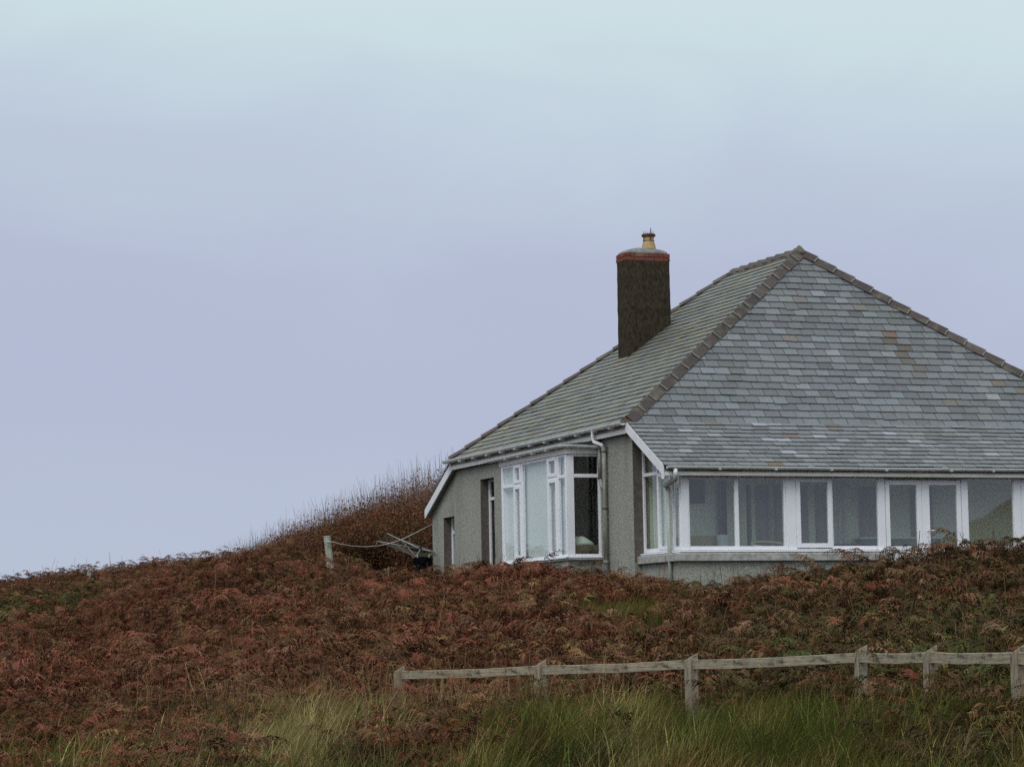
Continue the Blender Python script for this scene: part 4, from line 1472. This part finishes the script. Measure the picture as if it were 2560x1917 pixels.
def scatter(name, P, rotz, tilt, scl, tint, variants, label, extra_children=None):
    """one vegetation mass: its plants are geometry-node copies of the variant meshes at the points P"""
    n = len(P)
    me = bpy.data.meshes.new(name)
    me.vertices.add(n)
    me.vertices.foreach_set('co', np.asarray(P, np.float32).ravel())
    a = me.attributes.new('rot', 'FLOAT_VECTOR', 'POINT')
    a.data.foreach_set('vector', np.stack([tilt[:, 0], tilt[:, 1], rotz], 1).astype(np.float32).ravel())
    a = me.attributes.new('scl', 'FLOAT', 'POINT'); a.data.foreach_set('value', np.asarray(scl, np.float32))
    a = me.attributes.new('vid', 'INT', 'POINT'); a.data.foreach_set('value', rng.integers(0, len(variants), n).astype(np.int32))
    a = me.attributes.new('tint', 'FLOAT_COLOR', 'POINT')
    a.data.foreach_set('color', np.concatenate([tint, np.ones((n, 1))], 1).astype(np.float32).ravel())
    for v in variants:
        if v.materials[0].name not in [x.name for x in me.materials]: me.materials.append(v.materials[0])
    o = bpy.data.objects.new(name, me); COL.objects.link(o)
    ng = bpy.data.node_groups.new(name+'_spread', 'GeometryNodeTree')
    ng.interface.new_socket('Geometry', in_out='INPUT', socket_type='NodeSocketGeometry')
    ng.interface.new_socket('Geometry', in_out='OUTPUT', socket_type='NodeSocketGeometry')
    gi = ng.nodes.new('NodeGroupInput'); go = ng.nodes.new('NodeGroupOutput')
    iop = ng.nodes.new('GeometryNodeInstanceOnPoints')
    iop.inputs['Pick Instance'].default_value = True
    j_ = ng.nodes.new('GeometryNodeJoinGeometry')
    for v in variants:
        src = bpy.data.objects.new(v.name, v)          # not linked to the scene
        oi = ng.nodes.new('GeometryNodeObjectInfo'); oi.inputs['Object'].default_value = src
        gt = ng.nodes.new('GeometryNodeGeometryToInstance')
        ng.links.new(oi.outputs['Geometry'], gt.inputs[0]); ng.links.new(gt.outputs[0], j_.inputs[0])
    def attr(nm, dt):
        q = ng.nodes.new('GeometryNodeInputNamedAttribute'); q.data_type = dt; q.inputs['Name'].default_value = nm
        return q.outputs[0]
    ng.links.new(gi.outputs[0], iop.inputs['Points'])
    ng.links.new(j_.outputs[0], iop.inputs['Instance'])
    ng.links.new(attr('vid', 'INT'), iop.inputs['Instance Index'])
    e2r = ng.nodes.new('FunctionNodeEulerToRotation')
    ng.links.new(attr('rot', 'FLOAT_VECTOR'), e2r.inputs[0])
    ng.links.new(e2r.outputs[0], iop.inputs['Rotation'])
    ng.links.new(attr('scl', 'FLOAT'), iop.inputs['Scale'])
    ng.links.new(iop.outputs[0], go.inputs[0])
    md = o.modifiers.new('spread', 'NODES'); md.node_group = ng
    tag(o, label, kind='stuff')
    return o

def scatter_area(y0, y1, dens, margin=1.5, pad=.205):
    """random points in the wedge of ground that the photo can see, plus a margin"""
    out = []
    y = y0
    while y < y1:
        dy = .8
        w = pad*y+margin
        n = rng.poisson(dens(y)*2*w*dy)
        out.append(np.stack([rng.uniform(-w, w, n), rng.uniform(y, y+dy, n)], 1))
        y += dy
    P = np.concatenate(out)
    u, v = w2h(P[:, 0], P[:, 1])
    inside = (u > -.02) & (u < W+.2) & (v > VF-.12) & (v < VE+.1)
    inside |= (u > UB-.15) & (u <= 0) & (v > VB0-.15) & (v < VB1+.15)
    return P[~inside]

def fence_front(P):
    """signed distance in front of the fence line (positive = towards the viewer)"""
    fx = np.array([p[0] for p in FP]); fy = np.array([p[1] for p in FP])
    yl = np.interp(P[:, 0], fx, fy, left=np.nan, right=np.nan)
    yl = np.where(np.isnan(yl), np.where(P[:, 0] < fx[0], fy[0]-.25*(fx[0]-P[:, 0]), fy[-1]-1.5*(P[:, 0]-fx[-1])), yl)
    return yl - P[:, 1]

def blob(px, py, cx, cy, rx, ry):
    return np.exp(-(((px-cx)/rx)**2+((py-cy)/ry)**2))

def mixpal(w, pal):
    w = np.maximum(np.stack(w, 1), 0)
    w = w/w.sum(1, keepdims=True)
    # choose one dominant colour per plant with those odds, then soften
    cum = np.cumsum(w, 1); r = rng.random((len(w), 1))
    idx = (r > cum).sum(1).clip(0, len(pal)-1)
    pal = np.array(pal)
    return pal[idx]*.6 + (w @ pal)*.4

RUST, BROWN, OLIVE, GREEN, OCHRE, PINK, DARK = (.150, .052, .033), (.098, .055, .031), (.072, .060, .022), (.046, .072, .022), (.180, .118, .050), (.225, .122, .084), (.024, .022, .012)

# ---- bracken
P = scatter_area(21, 72, lambda y: 24 if y < 58 else 14)
P = np.concatenate([P, scatter_area(72, 112, lambda y: 6, 6)])
# leave out what stands behind the house
uu, vv = w2h(P[:, 0], P[:, 1])
P = P[~((uu > 0) & (vv > 3) & (P[:, 0] > -8.5))]
z = height(P[:, 0], P[:, 1])
px, py = project(P[:, 0], P[:, 1], z+.45)
ff = fence_front(P)
alone = (ff > .2) & (px < 900)
nA, nB, nC = fnoise(P[:, 0], P[:, 1], 5.0, 3), fnoise(P[:, 0], P[:, 1], 2.2, 13), fnoise(P[:, 0], P[:, 1], 9.0, 23)
far_post = at(221, 1419, 96.5)
near_far_post = np.hypot(P[:, 0]-far_post[0], (P[:, 1]-far_post[1]+2)/5) < .5
hedge_zone = near_far_post | (P[:, 1] > 68.5) & (P[:, 0] > -9.5) & (P[:, 1] < 85)
def ferny(px, py):
    return (1.0*blob(px, py, 1090, 1790, 150, 85) + 1.2*blob(px, py, 2340, 1740, 240, 110) + .9*blob(px, py, 1500, 1720, 55, 60) + .8*blob(px, py, 1790, 1900, 130, 35)
            + 1.2*blob(px, py, 120, 1790, 420, 130) + .6*blob(px, py, 1230, 1700, 230, 40) + .8*blob(px, py, 640, 1690, 420, 60) + .6*blob(px, py, 2500, 1880, 120, 50))
patch = ferny(px, py)
keep = np.where(ff > -.1, (patch + (nB-.5)*.8) > .55, True) & ~hedge_zone
thin = 1.25*blob(px, py, 1610, 1500, 120, 45)+.9*blob(px, py, 1480, 1500, 90, 30)
keep &= ~((ff < 0) & (thin+(nB-.5)*.5 > .62))
keep &= ~((px > 1010) & (px < 1090) & (P[:, 1] > 56.5))
keep &= fnoise(P[:, 0], P[:, 1], 1.25, 33) > rng.uniform(.22, .42, len(P))
P, z, px, py, nA, nB, nC, ff = [a[keep] for a in (P, z, px, py, nA, nB, nC, ff)]
n = len(P)
right = 1/(1+np.exp(-(px-1700)/130)); low = 1/(1+np.exp(-(py-1440)/40))
rid = blob(px, py, 250, 1500, 380, 110) + .8*blob(px, py, 120, 1850, 300, 110) + .7*blob(px, py, 1500, 1440, 330, 50)
midl = blob(px, py, 620, 1560, 420, 110)
w_rust = .30 + 1.5*rid + 1.3*(nA-.45) + .35*(1-right)
w_rust = w_rust*(1-.55*right)
w_brown = .80 + 1.3*midl + .5*(nC-.5)
w_olive = .20 + .95*right*low + .35*midl + 1.0*(.45-nA)
w_green = .03 + .42*right*low + .5*(nB-.72) + .6*blob(px, py, 1980, 1590, 160, 40)+.8*blob(px, py, 2480, 1560, 110, 90) + .5*blob(px, py, 60, 1545, 160, 40)
w_ochre = .05 + .12*(nB > .6) + .2*blob(px, py, 1250, 1700, 250, 50)
w_pink = .03 + .10*(nA > .55) + .2*blob(px, py, 1900, 1400, 170, 40) + .22*blob(px, py, 1080, 1700, 90, 30)
crest = np.interp(px, [-600, 0, 150, 300, 450, 560], [47, 51.5, 53.5, 57, 61, 67])
far_hill = (P[:, 1] > crest) & (px < 560)
lowp = 1/(1+np.exp(-(py-(1474-.06*px))/10))
w_rust = np.where(far_hill, 1.1*(1-lowp), w_rust); w_brown = np.where(far_hill, .9*(1-lowp)+.1, w_brown)
w_olive = np.where(far_hill, .1+.9*lowp, w_olive); w_green = np.where(far_hill,   .02+.14*lowp, w_green)
w_dark = .16 + .8*right*low*(nB < .5) + .5*((nC < .42)) + .5*far_hill*lowp
tint = mixpal([w_rust, w_brown, w_olive, w_green, w_ochre, w_pink, w_dark], [RUST, BROWN, OLIVE, GREEN, OCHRE, PINK, DARK])
nD = fnoise(P[:, 0], P[:, 1], 1.25, 33)
tint = tint*rng.normal(1, .15, (n, 1)).clip(.5, 1.6)*(.68+.86*nD)[:, None]
scl = rng.uniform(.70, 1.15, n)*(.50+1.0*nD)*(.85+.35*nA)
near_wall = np.zeros(n)
u_, v_ = w2h(P[:, 0], P[:, 1])
close = ((v_ > VF-2.2) & (v_ < VF) & (u_ > -.5) & (u_ < 4.2)) | ((u_ > -1.6) & (u_ < 0) & (v_ > 0) & (v_ < 12))
scl = np.where(close, scl*.92, scl)
scl = np.where((px > 880) & (px < 1095) & (P[:, 1] > 57), scl*.42, scl)
scl = np.where((px > 1690) & (px < 1850) & (P[:, 1] > 47), scl*.6, scl)
scl = np.where((ff > -1.0), scl*.72, scl)
scl = np.where(far_hill, scl*.92, scl)
tilt = rng.normal(0, .13, (n, 2))
extra = []
for k_, (bx, by) in enumerate(((1355, 1728), (1378, 1734), (2148, 1672), (2170, 1680), (2120, 1678), (2205, 1676), (2325, 1690), (2300, 1694), (2350, 1712), (2270, 1690), (2545, 1745), (2515, 1752), (2420, 1690), (2450, 1700))):
    Yb = float(np.interp(bx, [p_[0]*FPX/p_[1]+1280 for p_ in FP], [p_[1] for p_ in FP])) - .35
    c_ = at(bx, by, Yb)
    for q_ in range(3): extra.append((c_[0]+random.gauss(0, .10), Yb-.1*q_+random.gauss(0, .08)))
EX = np.array(extra); ez_ = height(EX[:, 0], EX[:, 1])
P = np.concatenate([P, EX]); z = np.concatenate([z, ez_]); ne = len(EX)
tint = np.concatenate([tint, np.array([random.choice([RUST, BROWN, BROWN, OLIVE, OLIVE, OCHRE]) for _ in range(ne)])*rng.normal(1, .15, (ne, 1))])
scl = np.concatenate([scl, rng.uniform(.7, .95, ne)]); tilt = np.concatenate([tilt, rng.normal(0, .12, (ne, 2))]); n = len(P)
BV = [clump(100+i, 7, 1.0, (1.0, 2.3), 1.0).mesh('bracken_clump', MLEAF) for i in range(7)] + [clump(200+i, 8, .95, (1.8, 3.4), .8).mesh('bracken_clump', MLEAF) for i in range(5)]
scatter('bracken', np.column_stack([P, z]), rng.uniform(0, 2*PI, n), tilt, scl, tint, BV, 'rust brown autumn bracken covering the hillside')

# ---- grass in front of the fence and in the gaps
P = scatter_area(19.2, 36, lambda y: 40 if y < 31 else 18, 1.2)
z = height(P[:, 0], P[:, 1]); px, py = project(P[:, 0], P[:, 1], z+.2); ff = fence_front(P)
nA, nB = fnoise(P[:, 0], P[:, 1], 2.6, 43), fnoise(P[:, 0], P[:, 1], 1.2, 53)
fern_here = ferny(px, py) + (fnoise(P[:, 0], P[:, 1], 2.2, 13)-.5)*.8
keep = (ff > -.4) | (nA > .70)
keep &= ~((fern_here > .62) & (rng.random(len(P)) < np.where(px > 1950, .60, .86)))
for p_ in FP[:4]:
    keep &= ~((np.abs(P[:, 0]-p_[0]) < .30) & (P[:, 1] < p_[1]+.2) & (P[:, 1] > p_[1]-2.2) & (rng.random(len(P)) < .85))
keep &= fnoise(P[:, 0], P[:, 1], .8, 63) > rng.uniform(.18, .40, len(P))
keep &= ~((py < 1790-.12*px) & (px < 900) & (rng.random(len(P)) < .9))
P, z, px, py, nA, nB, ff = [a[keep] for a in (P, z, px, py, nA, nB, ff)]
# gaps up the slope
Q = np.concatenate([np.column_stack([rng.normal(c[0], c[2], c[4]), rng.normal(c[1], c[3], c[4])]) for c in ((2.1, 45.5, .75, 1.3, 260), (1.1, 45.5, .5, .9, 110), (4.6, 39.5, .8, 1.0, 110), (8.2, 43, .6, 1.2, 70), (-4.1, 59.5, .35, .8, 40), (3.5, 50.5, 1.0, .9, 120))])
zq = height(Q[:, 0], Q[:, 1]); pq = project(Q[:, 0], Q[:, 1], zq+.2)
P = np.concatenate([P, Q]); z = np.concatenate([z, zq]); px = np.concatenate([px, pq[0]]); py = np.concatenate([py, pq[1]])
nA = fnoise(P[:, 0], P[:, 1], 2.6, 43); nB = fnoise(P[:, 0], P[:, 1], 1.2, 53)
n = len(P)
straw = 1.9*blob(px, py, 720, 1850, 200, 80)+1.2*blob(px, py, 430, 1890, 120, 40)+.5*blob(px, py, 930, 1800, 70, 70)+.7*blob(px, py, 1540, 1840, 50, 90)+.6*blob(px, py, 1160, 1730, 150, 50)
lush = 1.1*blob(px, py, 1750, 1740, 300, 100)+.7*blob(px, py, 1250, 1850, 130, 80)+.8*blob(px, py, 1850, 1690, 120, 40) + .5*blob(px, py, 360, 1890, 60, 40)+.6*blob(px, py, 900, 1870, 90, 40)
tint = mixpal([.42+.5*(nA-.4)+.5*lush, .16+.6*(nB-.45)+1.6*straw, .34+.3*lush, .10+.6*(nB > .62), .10+.7*(nA < .36), .10*np.ones(n)],
              [(.122, .125, .030), (.40, .335, .165), (.068, .120, .024), (.235, .145, .056), (.036, .046, .013), (.155, .075, .038)])
tint = tint*rng.normal(1, .14, (n, 1)).clip(.6, 1.5)
nE = fnoise(P[:, 0], P[:, 1], .8, 63)
tint = tint*(.62+.78*nE)[:, None]
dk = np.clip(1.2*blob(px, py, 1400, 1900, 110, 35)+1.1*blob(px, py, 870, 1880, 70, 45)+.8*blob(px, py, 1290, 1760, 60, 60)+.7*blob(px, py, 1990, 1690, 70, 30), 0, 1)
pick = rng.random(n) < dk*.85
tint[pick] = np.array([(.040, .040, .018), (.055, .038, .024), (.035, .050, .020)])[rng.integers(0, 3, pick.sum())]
scl = rng.uniform(.7, 1.2, n)*(.6+.8*nE)
scl = np.where(fence_front(P) > -.8, scl, scl*.9)
GV = [tuft(300+i, 44, (.18, .46), .11, (.62, .06), .0040, 1.2).mesh('grass_tuft', MGRASS) for i in range(7)] + [tuft(340+i, 30, (.3, .62), .08, (.4, .0), .0034, .9).mesh('grass_tuft', MGRASS) for i in range(3)]
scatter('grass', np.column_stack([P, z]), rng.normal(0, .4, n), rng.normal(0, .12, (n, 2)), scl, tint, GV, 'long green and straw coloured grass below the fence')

# ---- pale dry stems standing among the grass and ferns
cs = [(690, 1690, 31.5, 30, 1.2), (820, 1690, 31, 26, 1.1), (560, 1770, 28, 14, 1.2), (1150, 1720, 29.5, 60, .9), (1400, 1770, 27, 22, 1.5), (2280, 1640, 33, 25, 1.2), (1900, 1560, 38, 25, 2.5)]
Q = []
for cx, cy, Y, k, s_ in cs:
    c = at(cx, cy, Y); Q.append(np.column_stack([rng.normal(c[0], s_, k), rng.normal(Y, s_*.8, k)]))
Q = np.concatenate(Q)
n = len(Q)
zq = height(Q[:, 0], Q[:, 1])
SV = [stalks(400+i, 4, (.45, .85), .003, True).mesh('dry_stem', MGRASS) for i in range(6)]
scatter('dry_stems', np.column_stack([Q, zq]), rng.uniform(0, 2*PI, n), rng.normal(0, .2, (n, 2)), rng.uniform(.45, 1.0, n), np.array([(.24, .17, .095)])*rng.normal(1, .2, (n, 1)).clip(.5, 1.5), SV, 'thin straw coloured dry stems rising from grass and ferns')

# ---- bramble bank behind the house
nb = 5200
X = rng.uniform(-10.2, 3.5, nb); Y = rng.uniform(68.2, 80, nb)
edge = 68.6 + .55*np.sin(X*1.1) + np.clip((-5.5-X)*.4, 0, 3)
k = (Y > edge) & (X > -9.9+ (Y-68)*.05)
X, Y = X[k], Y[k]
uu, vv = w2h(X, Y)
k = ~((uu > -.2) & (vv < VE+1.2))
X, Y = X[k], Y[k]
z = height(X, Y)
lump = fnoise(X, Y, 2.4, 71)
n = len(X)
fade = np.interp(project(X, Y, z)[0], [480, 560, 700, 900, 1080], [.22, .34, .62, .88, 1.05])
px, py = project(X, Y, z+.7)
topness = np.clip((Y-69)/6, 0, 1)
tint = mixpal([.35+.5*topness, .35*np.ones(n), .28*(1-topness)+.06, .16*(1-topness)+.02, .06+.08*topness], [(.165, .062, .042), (.105, .055, .034), (.050, .043, .019), (.036, .046, .016), (.23, .125, .075)])
tint = tint*rng.normal(1, .15, (n, 1)).clip(.6, 1.5)
scl = rng.uniform(.65, 1.35, n)*(.45+1.05*lump)*fade*1.2
tint = tint*(.6+.85*fnoise(X, Y, 1.1, 75))[:, None]
HV = [bramble(500+i).mesh('bramble_spray', MBRAM) for i in range(6)]
scatter('bramble_thicket', np.column_stack([X, Y, z]), rng.uniform(0, 2*PI, n), rng.normal(0, .1, (n, 2)), scl, tint, HV, 'dense dark brown bramble thicket on the bank behind the house')
ns_ = 4000
X = rng.uniform(-9.6, 3.0, ns_); Y = rng.uniform(72.5, 79.5, ns_)
uu, vv = w2h(X, Y); k = ~((uu > -.2) & (vv < VE+1.2)); X, Y = X[k], Y[k]
z = height(X, Y); n = len(X)
fade = np.interp(project(X, Y, z)[0], [480, 560, 700, 900, 1080], [.45, .55, .75, .92, 1.05])
TV = [stalks(600+i, 4, (.8, 2.0), .0058, False).mesh('bare_stem', MGRASS) for i in range(6)]
scatter('bare_stems', np.column_stack([X, Y, z]), rng.uniform(0, 2*PI, n), rng.normal(0, .05, (n, 2)), rng.uniform(.55, 1.15, n)*fade, np.array([(.20, .15, .125)])*rng.normal(1, .2, (n, 1)).clip(.5, 1.5), TV, 'thin upright bare stems along the crest of the thicket')

# ------------------------------------------------------------------ sky and light
SUN_EL, SUN_AZ = math.radians(48), math.radians(205)      # azimuth from +Y clockwise: behind the viewer, a little left
wd = bpy.data.worlds.new('World'); S.world = wd
wd.use_nodes = True
nt = wd.node_tree
for q in list(nt.nodes): nt.nodes.remove(q)
out = nt.nodes.new('ShaderNodeOutputWorld')
sky = nt.nodes.new('ShaderNodeTexSky'); sky.sky_type = 'NISHITA'; sky.sun_disc = False
sky.sun_elevation = SUN_EL; sky.sun_rotation = SUN_AZ
sky.air_density = 1.2; sky.dust_density = 2.0
bg1 = nt.nodes.new('ShaderNodeBackground'); bg1.inputs[1].default_value = .06
nt.links.new(sky.outputs[0], bg1.inputs[0])
tc = nt.nodes.new('ShaderNodeTexCoord')
sep = nt.nodes.new('ShaderNodeSeparateXYZ'); nt.links.new(tc.outputs['Generated'], sep.inputs[0])
mp = nt.nodes.new('ShaderNodeMapping'); mp.inputs['Scale'].default_value = (1, 1, 2.3)
nt.links.new(tc.outputs['Generated'], mp.inputs[0])
cl = N(nt, 'ShaderNodeTexNoise', Scale=7.0, Detail=5, Roughness=.5, Distortion=.6); nt.links.new(mp.outputs[0], cl.inputs['Vector'])
ma = N(nt, 'ShaderNodeMath', _operation='MULTIPLY_ADD'); ma.inputs[1].default_value = .075; ma.inputs[2].default_value = -.0375
nt.links.new(cl.outputs[0], ma.inputs[0])
# cloud sheet is a touch higher and paler towards the right
mx_ = N(nt, 'ShaderNodeMath', _operation='MULTIPLY_ADD'); mx_.inputs[1].default_value = .05
nt.links.new(sep.outputs[0], mx_.inputs[0]); nt.links.new(ma.outputs[0], mx_.inputs[2])
ad = N(nt, 'ShaderNodeMath', _operation='ADD'); nt.links.new(sep.outputs[2], ad.inputs[0]); nt.links.new(mx_.outputs[0], ad.inputs[1])
col = ramp(nt, ad.outputs[0], [(0.0, (.505, .575, .700)), (.045, (.487, .548, .690)), (.09, (.462, .512, .676)), (.13, (.478, .526, .687)), (.175, (.53, .61, .735)), (.225, (.635, .765, .81)), (.45, (.80, .88, .91)), (1.0, (1.25, 1.31, 1.31))])
bg2 = nt.nodes.new('ShaderNodeBackground'); bg2.inputs[1].default_value = 1.0
nt.links.new(col, bg2.inputs[0])
mxs = nt.nodes.new('ShaderNodeMixShader'); mxs.inputs[0].default_value = .94
nt.links.new(bg1.outputs[0], mxs.inputs[1]); nt.links.new(bg2.outputs[0], mxs.inputs[2])
nt.links.new(mxs.outputs[0], out.inputs[0])

sd = bpy.data.lights.new('sun', 'SUN'); sd.energy = 1.0; sd.angle = math.radians(25); sd.color = (.98, .98, 1.0)
so_ = bpy.data.objects.new('sun', sd); COL.objects.link(so_)
dirv = Vector((math.sin(SUN_AZ)*math.cos(SUN_EL), math.cos(SUN_AZ)*math.cos(SUN_EL), math.sin(SUN_EL)))
so_.rotation_euler = dirv.to_track_quat('Z', 'Y').to_euler()
so_.location = (0, -10, 30)

# ------------------------------------------------------------------ camera
cd = bpy.data.cameras.new('camera')
cam = bpy.data.objects.new('camera', cd); COL.objects.link(cam)
cd.sensor_fit = 'HORIZONTAL'; cd.sensor_width = 36; cd.lens = 36*FPX/2560
cd.clip_end = 20000; cd.clip_start = .1
R0_, U0_, Fw = Vector((1, 0, 0)), Vector((0, -SP, CP)), Vector((0, CP, SP))
rt = R0_*CR - U0_*SR
upv = R0_*SR + U0_*CR
mw = Matrix((rt, upv, -Fw)).transposed().to_4x4()
cam.matrix_world = mw
S.camera = cam
S.view_settings.view_transform = 'Standard'
S.view_settings.look = 'None'
S.view_settings.exposure = 0
S.view_settings.gamma = 1
S.cycles.max_bounces = 8
S.cycles.transparent_max_bounces = 16
S.cycles.use_denoising = False
